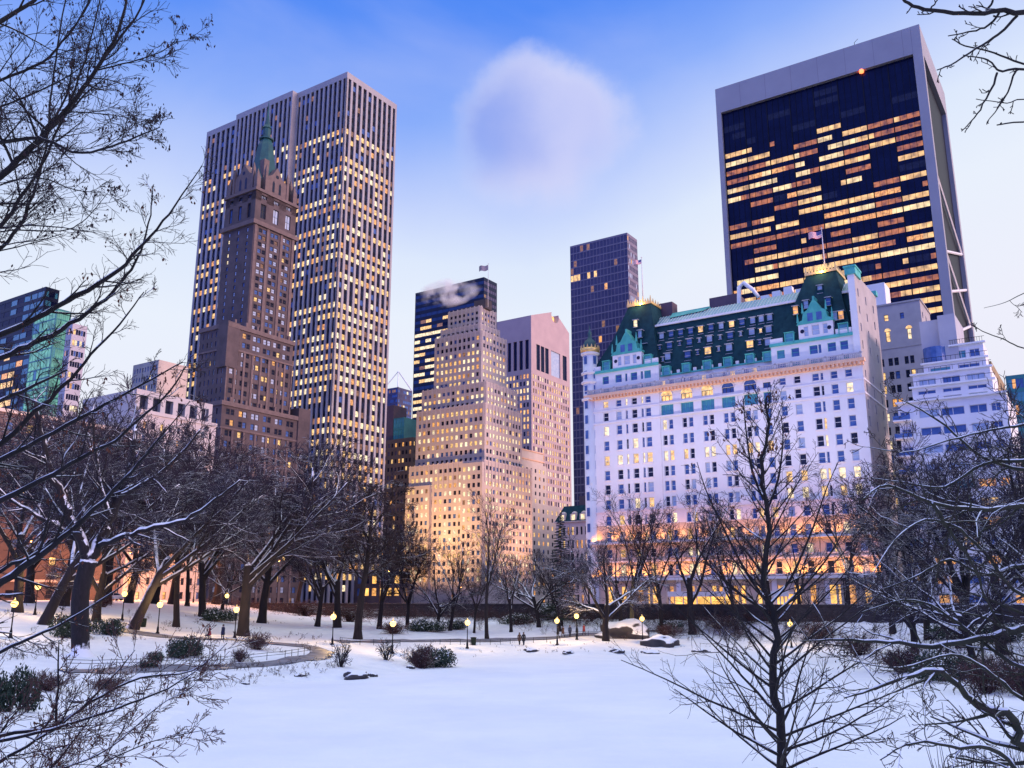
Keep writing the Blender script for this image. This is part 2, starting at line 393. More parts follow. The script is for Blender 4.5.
def build_ground():
    xs = [-2500, -1200, -600, -350, -240] + [-180 + 1.6 * i for i in range(int(330 / 1.6))] + [170, 230, 350, 600, 1200, 2500]
    ys = [-1500, -500, -200, -80, -40] + [-24 + 1.6 * i for i in range(int(280 / 1.6))] + [280, 340, 500, 900, 1600, 3500]
    mb = MB(); nx = len(xs)
    mb.v = [(x, y, hgt(x, y)) for y in ys for x in xs]
    for j in range(len(ys) - 1):
        for i in range(nx - 1):
            a = j * nx + i; mb.f.append((a, a + 1, a + nx + 1, a + nx)); mb.m.append(1 if (wall_s(xs[i] + 1, ys[j] + 1) > 3.5 or ys[j] < -60 or abs(xs[i]) > 235) else 0); mb.s.append(True)
    tag(mb.build('snow_ground', [M['snow'], M['road_asphalt']]), kind='structure')
    ic = MB(); x0, x1 = min(p.x for p in POND) - 3, max(p.x for p in POND) + 3; y0, y1 = min(p.y for p in POND) - 3, max(p.y for p in POND) + 3
    gx, gy = int((x1 - x0) / .55), int((y1 - y0) / .55); ids = {}
    for j in range(gy + 1):
        for i in range(gx + 1):
            x, y = x0 + (x1 - x0) * i / gx, y0 + (y1 - y0) * j / gy
            ids[i, j] = len(ic.v); q = mnoise.noise(Vector((x * .11, y * .22, 7))) ; r = mnoise.noise(Vector((x * .5, y * .9, 2)))
            ic.v.append((x, y, -.09 + .10 * q + .035 * r))
    for j in range(gy):
        for i in range(gx):
            ic.f.append((ids[i, j], ids[i + 1, j], ids[i + 1, j + 1], ids[i, j + 1])); ic.m.append(0); ic.s.append(True)
    tag(ic.build('pond_ice', M['ice_snow']), kind='structure')
    # streets behind the park wall: sidewalk, kerb and roadway
    def strip(name, s0, s1, z, mat, t0=-420, t1=200, thick=.3):
        b = MB(); b.box(t0, t1, s0, s1, z - thick, z)
        tag(b.build(name, M[mat], None, (WALLP.x, WALLP.y, 0), ANG), kind='structure')
    strip('sidewalk', 1.2, 5.5, GZ + .12, 'sidewalk', -95, 200)
    strip('road', 5.5, 20, GZ + .0, 'road_asphalt', -95, 200)
    strip('sidewalk', 20, 32, GZ + .12, 'sidewalk', -95, 200)
    b = MB(); 
    for k in range(24): b.box(-90 + k * 12, -84 + k * 12, 12.6, 12.8, GZ + .0, GZ + .006)
    tag(b.build('road_marking', M['frame_white'], None, (WALLP.x, WALLP.y, 0), ANG), kind='structure')
build_ground()

def sun_blocker():
    # unseen snowy ridge added right of the view to keep west light off the park
    c = Vector((170, -4)); u = Vector((.49, .87)); v = Vector((.87, -.49)); mb = MB(); n, m_ = 50, 16
    for i in range(n + 1):
        for j in range(m_ + 1):
            s_ = (i / n - .5) * 2; q = (j / m_ - .5) * 2; p = c + u * s_ * 210 + v * q * 55
            z = 40 * max(0, 1 - s_ ** 6) * math.cos(q * math.pi / 2) ** 2; z *= 1 + .12 * mnoise.noise(Vector((p.x * .03, p.y * .03, 0)))
            mb.v.append((p.x, p.y, z - .5))
    for i in range(n):
        for j in range(m_):
            a = i * (m_ + 1) + j; mb.f.append((a, a + m_ + 1, a + m_ + 2, a + 1)); mb.m.append(0); mb.s.append(True)
    tag(mb.build('sun_blocker', M['snow']), kind='structure')
sun_blocker()
def ribbon(name, pts, width, mat, lift=.02):
    # resample, lay on the terrain
    P = []
    for i in range(len(pts) - 1):
        a, b = pts[i], pts[i + 1]; n = max(2, int((b - a).length / 1.2))
        for k in range(n): P.append(a.lerp(b, k / n))
    P.append(pts[-1]); mb = MB(); rows = []
    for i, p in enumerate(P):
        t = (P[min(i + 1, len(P) - 1)] - P[max(i - 1, 0)]); t.z = 0; t.normalize(); nrm = Vector((-t.y, t.x, 0))
        row = []
        for k in range(5):
            q = p + nrm * (width * (k / 4 - .5)); row.append((q.x, q.y, hgt(q.x, q.y) + lift + .05))
        rows.append(row)
    for i in range(len(rows) - 1):
        for k in range(4): mb.quad(rows[i][k + 1], rows[i][k], rows[i + 1][k], rows[i + 1][k + 1], 0, True)
    return tag(mb.build(name, M[mat]), kind='structure')
def gp(*l): return [ground_hit(x, y) for x, y in l]
PATH1 = gp((60, 671), (130, 670), (200, 668), (245, 666), (285, 662), (318, 657), (325, 652), (312, 647.5), (290, 645), (262, 643), (225, 640), (180, 638), (120, 630))
ribbon('path', PATH1, 2.6, 'path_asphalt')
ribbon('path', gp((335, 641), (400, 641), (450, 640.5), (500, 640), (550, 638), (600, 634), (640, 631), (700, 630)), 3.0, 'path_asphalt')

# ------------------------------------------------------------------ building kit
LITSET = {'lit_yellow', 'lit_pale', 'lit_orange', 'lit_dim', 'lit_room', 'lit_room_pale', 'lit_room_dim', 'lit_green'}
WINCACHE = {}
def win_mb(w, h, style):
    k = (round(w, 2), round(h, 2), style)
    if k in WINCACHE: return WINCACHE[k]
    fr = MB(); pa = MB(); t = min(.09, w * .08)
    pa.quad((-w / 2, 0, -h / 2), (w / 2, 0, -h / 2), (w / 2, 0, h / 2), (-w / 2, 0, h / 2), 1)
    if style != 'bare':
        fr.box(-w / 2, -w / 2 + t, -.07, .02, -h / 2, h / 2); fr.box(w / 2 - t, w / 2, -.07, .02, -h / 2, h / 2)
        fr.box(-w / 2 + t, w / 2 - t, -.07, .02, h / 2 - t, h / 2); fr.box(-w / 2 + t, w / 2 - t, -.07, .02, -h / 2, -h / 2 + t)
        if style == 'sash': fr.box(-w / 2 + t, w / 2 - t, -.06, .015, -t / 2, t / 2)
        if style == 'pair': fr.box(-t, t, -.08, .015, -h / 2 + t, h / 2 - t); fr.box(-w / 2 + t, -t, -.06, .015, -t / 2, t / 2); fr.box(t, w / 2 - t, -.06, .015, -t / 2, t / 2)
        if style == 'three':
            for x in (-w / 6, w / 6): fr.box(x - t / 2, x + t / 2, -.06, .015, -h / 2 + t, h / 2 - t)
        if style == 'strip':
            n = max(2, int(w / 1.6))
            for i in range(1, n): x = -w / 2 + w * i / n; fr.box(x - .05, x + .05, -.06, .015, -h / 2 + t, h / 2 - t)
    WINCACHE[k] = (fr, pa); return fr, pa
MESHCACHE = {}

class Bld:
    def __init__(s, name, label, cat, corner=None, xy=None, group=None, gz=GZ, seed=1, limit=100):
        if corner:
            p = atZ(*corner); xy = (p.x, p.y); s.top = corner[2] - gz
        s.o = Vector((xy[0], xy[1], gz)); s.root = empty(name, s.o, ANG, label, cat, group)
        s.M = Matrix.Translation(s.o) @ Matrix.Rotation(ANG, 4, 'Z'); s.Mi = s.M.inverted()
        s.w = []; s.rng = random.Random(seed); s.limit = limit
    def _r(s, px, py):
        o = s.Mi @ EYE; d = s.Mi.to_3x3() @ ray(px, py); return o, d
    def onN(s, px, py, y0=0.0):
        o, d = s._r(px, py); t = (y0 - o.y) / d.y; q = o + d * t; return q.x, q.z
    def onW(s, px, py, x0=0.0):
        o, d = s._r(px, py); t = (x0 - o.x) / d.x; q = o + d * t; return q.y, q.z
    def nx(s, px, py, y0=0.0): return s.onN(px, py, y0)[0]
    def nz(s, px, py, y0=0.0): return s.onN(px, py, y0)[1]
    def win(s, face, a, fixed, z, w, h, mat, style='plain', frame='frame_dark', depth=.25):
        if face == 'N': loc = Vector((a, fixed + depth, z)); rz = 0
        else: loc = Vector((fixed - depth, a, z)); rz = math.pi / 2
        s.w.append((face, loc, rz, w, h, mat, style, frame))
    def facade(s, mb, face, fixed, a0, a1, z0, z1, cols, rows, pick, depth=.25, mi=0, style='plain', frame='frame_dark', rmi=None):
        """wall plane with real openings; pick(i, j) gives the pane material, or None for blank wall"""
        def P(a, z, d): return (a, fixed + d, z) if face == 'N' else (fixed - d, a, z)
        al = [a0]
        for c, w in cols: al += [c - w / 2, c + w / 2]
        al.append(a1); zl = [z0]
        for zb, h in rows: zl += [zb, zb + h]
        zl.append(z1); rmi = mi if rmi is None else rmi
        mi_ = mi
        for j in range(len(zl) - 1):
            if zl[j + 1] - zl[j] < 1e-5: continue
            if callable(mi_): mi = mi_((zl[j] + zl[j + 1]) / 2); rmi = mi
            run = None
            for i in range(len(al) - 1):
                mt = None
                if i % 2 and j % 2: mt = pick(i // 2, j // 2)
                if mt is None:
                    if run is None: run = al[i]
                    continue
                if run is not None:
                    if al[i] - run > 1e-5: mb.quad(P(run, zl[j], 0), P(al[i], zl[j], 0), P(al[i], zl[j + 1], 0), P(run, zl[j + 1], 0), mi)
                    run = None
                x0, x1, y0, y1 = al[i], al[i + 1], zl[j], zl[j + 1]
                mb.quad(P(x0, y0, 0), P(x0, y0, depth), P(x0, y1, depth), P(x0, y1, 0), rmi)
                mb.quad(P(x1, y0, depth), P(x1, y0, 0), P(x1, y1, 0), P(x1, y1, depth), rmi)
                mb.quad(P(x0, y0, 0), P(x1, y0, 0), P(x1, y0, depth), P(x0, y0, depth), rmi)
                mb.quad(P(x0, y1, depth), P(x1, y1, depth), P(x1, y1, 0), P(x0, y1, 0), rmi)
                st = style(i // 2, j // 2) if callable(style) else style
                fm = frame(i // 2, j // 2) if callable(frame) else frame
                s.win(face, (x0 + x1) / 2, fixed, (y0 + y1) / 2, x1 - x0, y1 - y0, mt, st, fm, depth)
            if run is not None and a1 - run > 1e-5: mb.quad(P(run, zl[j], 0), P(a1, zl[j], 0), P(a1, zl[j + 1], 0), P(run, zl[j + 1], 0), mi)
    def shell(s, mb, x0, x1, y0, y1, z0, z1, mi=0, N=False, Wf=False):
        """the other faces of a block (N and W faces are made by facade unless asked for)"""
        if N: mb.quad((x0, y0, z0), (x1, y0, z0), (x1, y0, z1), (x0, y0, z1), mi)
        if Wf: mb.quad((x1, y0, z0), (x1, y1, z0), (x1, y1, z1), (x1, y0, z1), mi)
        mb.quad((x1, y1, z0), (x0, y1, z0), (x0, y1, z1), (x1, y1, z1), mi)
        mb.quad((x0, y1, z0), (x0, y0, z0), (x0, y0, z1), (x0, y1, z1), mi)
        mb.quad((x0, y0, z1), (x1, y0, z1), (x1, y1, z1), (x0, y1, z1), mi)
    def finish(s, sub=False):
        sc_ = []
        for k, (face, loc, rz, w, h, mat, st, fr) in enumerate(s.w):
            p = s.M @ loc; x, y, zc = project(p)
            nrm = -BX if face == 'N' else AX
            v = (EYE - p).normalized(); c = max(0, v.dot(nrm)) 
            a = w * h * c / (zc * zc) if (-5 < x < 1029 and -5 < y < 773 and zc > 1) else 0
            sc_.append((a, k))
        sc_.sort(reverse=True); keep = {k for a, k in sc_[:s.limit] if a > 0}
        mats = []; rest = MB()
        def mi(n):
            if n not in mats: mats.append(n)
            return mats.index(n)
        for k, (face, loc, rz, w, h, mat, st, fr) in enumerate(s.w):
            f, p = win_mb(w, h, st)
            if k in keep:
                kk = (round(w, 2), round(h, 2), st, mat, fr, sub)
                if kk not in MESHCACHE:
                    if sub: MESHCACHE[kk] = (f.mesh('window', [M[fr], M[mat]]), p.mesh('pane', [M[fr], M[mat]]))
                    else:
                        b = MB(); b.add(f, Matrix()); b.add(p, Matrix()); MESHCACHE[kk] = (b.mesh('window', [M[fr], M[mat]]), None)
                a, b = MESHCACHE[kk]
                o = link('window', a, s.root, loc, rz)
                if b: link('pane', b, o)
            else:
                T = Matrix.Translation(loc) @ Matrix.Rotation(rz, 4, 'Z')
                rest.add(f, T, {0: mi(fr), 1: mi(mat)}); rest.add(p, T, {0: mi(fr), 1: mi(mat)})
        if rest.f:
            o = rest.build('window', [M[n] for n in mats], s.root); o['kind'] = 'stuff'
    def part(s, name, mb, mats): return mb.build(name, [M[n] for n in ([mats] if isinstance(mats, str) else mats)], s.root)

def even(a0, a1, n, wr, margin=0.0):
    p = (a1 - a0 - 2 * margin) / n
    return [(a0 + margin + p * (i + .5), p * wr) for i in range(n)]
def floors(z0, z1, n, hr, lo=.3):
    p = (z1 - z0) / n
    return [(z0 + p * (i + lo), p * hr) for i in range(n)]
def choose(rng, d):
    t = rng.random() * sum(d.values())
    for k, v in d.items():
        t -= v
        if t <= 0: return k
    return k
def rowpick(rng, rowp, lit, dark):
    cache = {}
    def f(i, j):
        p = rowp(j)
        return choose(rng, lit) if rng.random() < p else choose(rng, dark)
    return f

# ------------------------------------------------------------------ skyscrapers
def pier_tower():
    b = Bld('office_tower', 'tall white marble office tower with narrow vertical piers and rows of lit windows', 'office tower', (347.5, 71.5, 215), seed=3, limit=100)
    H = b.top; x1 = b.nx(297.5, 94); xc = b.nx(236.6, 113.8, -2.6); xl = b.nx(207, 132.5); wd = b.onW(397, 103)[0]
    core = MB(); pier = MB(); rng = b.rng
    dp = .55
    core.box(x1, -dp, dp, wd - dp, 0, H - 1); core.box(xc + dp, x1 - dp, dp - 2.6, wd + 1.6, 0, H - 1.05); core.box(xl + dp, xc, dp + .02, wd - dp, 0, H - 1.1)
    fl = 4.05; nf = int((H - 5) / fl)
    rowlit = {}
    for j in range(nf): rowlit[j] = rng.choice([.08, .3, .5, .7, .85, .92, .95])
    for j in range(nf - 5, nf): rowlit[j] = 0
    rowlit[nf - 6] = .75; rowlit[nf - 7] = .5
    for j in range(0, 15): rowlit[j] = rng.choice([.35, .6, .85, .9, .2])
    def face(fc, fx, a0, a1, n):
        p = (a1 - a0) / n; pw = p * .38
        def bx(u0, u1, d0, d1, z0, z1):
            if fc == 'N': pier.box(u0, u1, fx + d0, fx + d1, z0, z1)
            else: pier.box(fx - d1, fx - d0, u0, u1, z0, z1)
        for i in range(n + 1):
            c = a0 + p * i; w = pw / 2
            if i in (0, n): w = pw * .42
            c = min(max(c, a0 + w), a1 - w)
            bx(c - w, c + w, 0, dp + .1, 0, H - 2.6)
        bx(a0, a1, -.003, dp + .1, H - 2.6, H)
        for i in range(n):
            c = a0 + p * (i + .5); run = rng.random()
            for j in range(nf):
                z = 5 + fl * (j + .42)
                if z > H - 4: continue
                pl = rowlit[j] * (1.15 if fc == 'W' else 1)
                if rng.random() < pl: mt = choose(rng, {'lit_yellow': 5, 'lit_pale': 3, 'lit_orange': 2, 'lit_dim': 1.5})
                else: mt = choose(rng, {'glass_dark': 7, 'glass_blue': 1.2, 'lit_dim': .5})
                b.win(fc, c, fx, z, p - pw, 2.15, mt, 'bare', 'frame_dark', dp - .06)
    face('N', 0, x1, 0, 11); face('N', -2.6, xc, x1, 13); face('N', .02, xl, xc - .02, 7); face('W', 0, 0, wd, 10)
    # plain back faces
    pier.box(xl, xl + .5, 1.2, wd, 0, H); pier.box(xl + .5, -.5, wd - .55, wd - .05, 0, H)
    pier.box(x1 - .4, x1, -2.6 + dp + .1, 0, 0, H); pier.box(xc, xc + .4, -2.6 + dp + .1, 0, 0, H)
    pier.box(xl + .6, -1.1, 1.2, wd - .6, H - .6, H - .2)
    b.part('wall', core, 'bronze_dark'); b.part('pier', pier, 'marble'); b.finish()
pier_tower()

def spire_hotel():
    b = Bld('hotel_tower', 'slender dark brown brick tower with stepped base and teal copper spire', 'tower', (256.6, 187, 142.7), seed=5)
    rng = b.rng; H = b.top
    xl = b.nx(226.7, 196); wd = b.onW(297, 201)[0]
    zb = b.nz(241.5, 331)                                   # top of the wide base
    zc = b.nz(254, 223)                                     # cornice
    w = MB(); tr = MB()
    dk = lambda *a: choose(rng, {'glass_pale': 3, 'glass_blue': 4, 'glass_dark': 4, 'lit_yellow': .35, 'lit_dim': .4})
    nfl = 15
    b.facade(w, 'N', 0, xl, 0, zb - 1, zc, even(xl, 0, 3, .21, .8), floors(zb, zc - .6, nfl, .55), lambda i, j: choose(rng, {'glass_pale': 5, 'glass_blue': 3, 'lit_pale': .4}), style='sash', frame='frame_dark')
    b.facade(w, 'W', 0, 0, wd, zb - 1, zc, [c for q in even(0, wd, 3, .2, 1.2) for c in ((q[0] - .9, 1.45), (q[0] + .9, 1.45))], floors(zb, zc - .6, nfl, .6), dk, style='sash', frame='frame_dark')
    b.shell(w, xl, 0, 0, wd, zb - 1, zc)
    tr.box(xl - .9, .9, -.9, wd + .9, zc - .2, zc + 1.3)
    # crown storeys
    z1 = zc + 1.3
    b.facade(w, 'N', 0, xl, 0, z1, H - 1, even(xl, 0, 3, .36, .8), [(z1 + 1.5, 5.2), (z1 + 8.6, 2.6), (H - 4.2, 2.4)], lambda i, j: choose(rng, {'glass_pale': 1, 'glass_blue': 2}) if j == 2 else choose(rng, {'glass_dark': 3, 'glass_blue': 1}), style=lambda i, j: 'pair', frame='frame_dark', depth=.5)
    b.facade(w, 'W', 0, 0, wd, z1, H - 1, even(0, wd, 3, .42, .8), [(z1 + 1.5, 5.2), (z1 + 8.6, 2.6), (H - 4.2, 2.4)], lambda i, j: 'glass_pale' if j == 2 else choose(rng, {'glass_dark': 3, 'glass_pale': 1}), style='pair', frame='frame_dark', depth=.5)
    b.shell(w, xl, 0, 0, wd, z1, H - 1)
    tr.box(xl - .6, .6, -.6, wd + .6, H - 1, H)
    # piers on the west face
    for q in range(4):
        y = wd * q / 3; y = min(max(y, .8), wd - .8)
        tr.box(0, .35, y - .55, y + .55, zb, zc - .2)
    # stepped base
    tiers = [(-7.5, .8, b.nx(200, 340, -7.5), wd + 1.5, zb), (-8.5, 1.6, b.nx(188, 350, -8.5), wd + 9.5, b.nz(232, 400, -8.5)), ]
    z_hi = [zb, b.nz(232, 400, -8.5), 0]
    for k, (yf, xr, xlo, yb, zt) in enumerate(tiers):
        z0 = max(0, z_hi[k + 1] - 1)
        n = max(2, round((zt - z0) / 3.45)); rr = floors(z0 + .4, zt - 1.2, n, .55)
        b.facade(w, 'N', yf, xlo, xr, z0, zt, even(xlo, xr, 6, .26, .8), rr, lambda i, j: choose(rng, {'glass_dark': 4, 'glass_blue': 3, 'glass_pale': 2, 'lit_yellow': .3}), style='sash')
        b.facade(w, 'W', xr, yf, yb, z0, zt, [c for q in even(yf, yb, 7 if k else 6, .2, .8) for c in ((q[0] - .85, 1.4), (q[0] + .85, 1.4))], rr,
                 lambda i, j: choose(rng, {'glass_dark': 4, 'glass_blue': 2, 'glass_pale': 3, 'lit_yellow': .9, 'lit_orange': .3}), style='sash')
        b.shell(w, xlo, xr, yf, yb, z0, zt)
        tr.box(xlo - .5, xr + .5, yf - .5, yb + .5, zt - .9, zt + .5); tr.box(xlo - .3, xr + .3, yf - .3, yb + .3, zt - 8.2, zt - 7.6)
        for q in range(9):
            y = yf + (yb - yf) * q / 8; tr.box(xr, xr + .3, max(yf, y - .4), min(yb, y + .4), z0, zt - 8.3)
        for q in range(6):
            y = yf + (yb - yf) * (q + .5) / 6; tr.box(xr - .5, xr + .35, y - .35, y + .35, zt + .5, zt + 2.0)
    # corner pavilions of the base terraces
    zt = tiers[0][4]; w.box(-3.4, 1.2, -8.2, -3.4, zt - 14, zt + .9)
    z2 = tiers[1][4]; w.box(-3.0, 2.2, tiers[1][3] - 5, tiers[1][3] + .3, z2 - 12, z2 + 3.5)
    b.part('wall', w, 'brown_brick'); b.part('cornice', tr, 'brown_trim')
    # gothic crown: gabled dormers round a steep copper spire
    cx, cy = xl / 2, wd / 2
    ztip = b.nz(270, 100, cy); zl = b.nz(270, 139, cy); sp = MB()
    half = min(-xl, wd) / 2
    def oct(z, r, a0=math.pi / 8): return (r, z)
    sp.lathe([(half * 1.0, H), (half * .84, H + 4), (half * .62, H + 9), (half * .36, zl - 2.5), (half * .24, zl)], 8, 0, (cx, cy), False, math.pi / 8)
    r_ = b.part('roof', sp, 'copper_dark')
    ln = MB(); ln.lathe([(half * .34, zl), (half * .34, zl + .5), (half * .19, zl + .5), (half * .18, zl + 4.4), (half * .23, zl + 4.6), (half * .13, zl + 6), (half * .055, zl + 10), (.06, ztip)], 8, 0, (cx, cy), False, math.pi / 8)
    b.part('lantern', ln, 'copper_dark')
    for fc in 'NWES':
        d = MB(); wdt = half * .62; hh = 9.5; t = 2.6
        # gable wall with pointed top, two lancet slots and a round eye
        prof = [(-wdt, 0), (wdt, 0), (wdt, hh * .62), (wdt * .45, hh * .78), (0, hh * 1.15), (-wdt * .45, hh * .78), (-wdt, hh * .62)]
        fr = [Vector((x, 0, H + z)) for x, z in prof]; bk = [Vector((x, t, H + z)) for x, z in prof]
        d.poly(fr); d.poly(list(reversed(bk)))
        for k in range(len(fr)): k2 = (k + 1) % len(fr); d.quad(fr[k2], fr[k], bk[k], bk[k2])
        for sx in (-1, 1): d.box(sx * wdt - .5, sx * wdt + .5, -.3, .7, H, H + hh * .85); d.frustum((sx * wdt - .5, sx * wdt + .5, -.3, .7), (sx * wdt - .05, sx * wdt + .05, .15, .25), H + hh * .85, H + hh * 1.1)
        g = MB()
        for sx in (-.3, .3): g.poly([(sx * wdt - .5, -.06, H + 1.2), (sx * wdt + .5, -.06, H + 1.2), (sx * wdt + .5, -.06, H + 4.6), (sx * wdt, -.06, H + 5.6), (sx * wdt - .5, -.06, H + 4.6)], 0)
        g.poly([(.7 * math.cos(a * math.pi / 5), -.06, H + 7.4 + .7 * math.sin(a * math.pi / 5)) for a in range(10)], 0)
        e = {'N': (cx, .5, 0), 'W': (-.5, cy, math.pi / 2), 'S': (cx, wd - .5, math.pi), 'E': (xl + .5, cy, -math.pi / 2)}[fc]
        o = d.build('gable', M['brown_trim'], b.root, (e[0], e[1], 0), e[2]); g.build('lancet_window', M['glass_dark'], o)
    for x in (xl + .9, -.9):
        for y in (.9, wd - .9):
            pn = MB(); pn.box(x - .8, x + .8, y - .8, y + .8, H, H + 4.2); pn.frustum((x - .8, x + .8, y - .8, y + .8), (x - .08, x + .08, y - .08, y + .08), H + 4.2, H + 7.4); b.part('pinnacle', pn, 'brown_trim')
    pn = MB(); pn.box(cx + 2, cx + 4.2, cy - 3.6, cy - 1.4, H, H + 14); b.part('chimney', pn, 'brown_trim')
    b.finish()
spire_hotel()

def stepped_tower():
    b = Bld('stepped_tower', 'beige stone tower stepping back to a narrow crown with many small lit windows', 'office tower', (480.4, 307, 134), seed=8)
    rng = b.rng
    # (px corner, py corner, x out, y out, px left, px right, py side)
    T = [(480.4, 307, 0, 0, 448, 496.5, 315), (480.6, 324, .8, -1.2, 440.6, 500, 326), (482, 331, 2, -1.8, 434.7, 506.7, 341), (488, 382, 5.2, -2.6, 422, 517.5, 391),
         (489, 403, 5.8, -4.2, 416.5, 522, 415), (490, 460, 7.2, -6.4, 409, 532, 470)]
    w = MB(); tr = MB(); zt = [b.nz(t[0], t[1], t[3]) for t in T] + [0.0]
    for k, (px, py, xo, yo, pl, pr, ps) in enumerate(T):
        x0 = b.nx(pl, ps, yo); y1 = b.onW(pr, ps, xo)[0]; z1, z0 = zt[k], max(0, zt[k + 1] - (.0 if k == 5 else .5))
        n = max(1, round((z1 - z0) / 3.5)); mg = .8
        nc = max(4, round((xo - x0) / 2.75)); ncw = max(4, round((y1 - yo) / 2.75))
        rw = [rng.choice([.25, .5, .8, .9]) for _ in range(n)]
        if k < 2: rw = [.0] * n
        if k == 2: rw = [.75, .7, .8, .85, .9, .8, .6, .9] + [.1] * (n - 8) if n > 8 else [.8] * (n - 2) + [.1, .1]
        if k == 4: rw[0] = .05
        lit = {'lit_yellow': 4, 'lit_pale': 4, 'lit_orange': 1.2, 'lit_dim': .6}; dk = {'glass_dark': 5, 'glass_blue': 2}
        pk = lambda i, j: choose(rng, lit) if rng.random() < rw[j] else choose(rng, dk)
        hr = .54
        rows = floors(z0, z1 - 1.2, n, hr, .28)
        if k == 5: rows = floors(9, z1 - 1.2, n - 2, hr, .28); 
        b.facade(w, 'N', yo, x0, xo, z0, z1, even(x0, xo, nc, .54, mg), rows, pk, style='bare', depth=.3)
        b.facade(w, 'W', xo, yo, y1, z0, z1, even(yo, y1, ncw, .54, mg), rows, (lambda i, j: choose(rng, {'lit_yellow': 3, 'lit_pale': 5, 'lit_orange': 1}) if rng.random() < min(.9, rw[j] + .2) else choose(rng, dk)), style='bare', depth=.3)
        b.shell(w, x0, xo, yo, y1, z0, z1)
        # thin vertical ribs and a crenellated parapet
        for i in range(nc + 1):
            x = x0 + mg + (xo - x0 - 2 * mg) * i / nc; tr.box(x - .32, x + .32, yo - .22, yo, max(z0, z1 - 9), z1 + .9)
        for i in range(ncw + 1):
            y = yo + mg + (y1 - yo - 2 * mg) * i / ncw; tr.box(xo, xo + .22, y - .32, y + .32, max(z0, z1 - 9), z1 + .9)
        tr.box(x0 - .05, xo + .05, yo - .05, yo + .5, z1, z1 + .55); tr.box(xo - .5, xo + .05, yo + .5, y1, z1, z1 + .55)
        if k == 5:                                          # projecting bays of the broad base
            xm = b.nx(432, 480, yo); xn = b.nx(463, 468, yo)
            for (q0, q1) in ((x0 - .2, xm), (xn, xo + .2)):
                zt5 = z1 - 8.5 if q0 < xm - 1 else z1 - .6
                m2 = round((zt5 - 9) / 3.5)
                b.facade(w, 'N', yo - 1.6, q0, q1, 0, zt5, even(q0, q1, max(3, round((q1 - q0) / 2.75)), .54, .5), floors(9, zt5 - 1, m2, hr, .28), lambda i, j: choose(rng, lit) if rng.random() < .62 else choose(rng, dk), style='bare', depth=.3)
                w.quad((q0, yo, 0), (q0, yo - 1.6, 0), (q0, yo - 1.6, zt5), (q0, yo, zt5)); w.quad((q1, yo - 1.6, 0), (q1, yo, 0), (q1, yo, zt5), (q1, yo - 1.6, zt5)); w.quad((q0, yo - 1.6, zt5), (q1, yo - 1.6, zt5), (q1, yo, zt5), (q0, yo, zt5))
    b.part('wall', w, 'beige_stone'); b.part('parapet', tr, 'beige_trim')
    ph = MB(); x0 = b.nx(474, 303, 2); x1 = b.nx(485.5, 303, 2); ph.box(x0, x1, 2, 7, zt[0], zt[0] + 4.2); ph.box(x0 - 9, x0 - .4, 3, 9, zt[0], zt[0] + 2.4); b.part('penthouse', ph, 'dark_stone')
    b.finish()
    return b
st = stepped_tower()

def band_tower():
    b = Bld('glass_tower', 'dark blue glass tower with stacked bands of lit windows behind the stepped beige tower', 'office tower', (484, 277, 185), seed=9)
    rng = b.rng; H = b.top; x0 = b.nx(415.5, 292); y1 = b.onW(497, 283)[0]; w = MB()
    n = 44; rw = [rng.choice([.95, .85, .7, .35, .9]) for _ in range(n)]
    for j in range(40, n): rw[j] = 0
    rw[39] = .4; rw[38] = .5
    b.facade(w, 'N', 0, x0, 0, 0, H, even(x0, 0, 12, .985, .2), floors(4, H - 1, n, .5, .25), lambda i, j: (choose(rng, {'lit_pale': 4, 'lit_yellow': 4, 'lit_dim': 1}) if rng.random() < rw[j] else choose(rng, {'glass_azure': 3, 'glass_navy': 1})) if j < 40 else 'glass_azure', style='bare', depth=.12)
    b.facade(w, 'W', 0, 0, y1, 0, H, even(0, y1, 6, .97, .2), floors(4, H - 1, n, .5, .25), lambda i, j: choose(rng, {'glass_violet': 5, 'lit_dim': .4}), style='bare', depth=.12)
    b.shell(w, x0, 0, 0, y1, 0, H); b.part('wall', w, 'navy_panel'); b.finish()
band_tower()

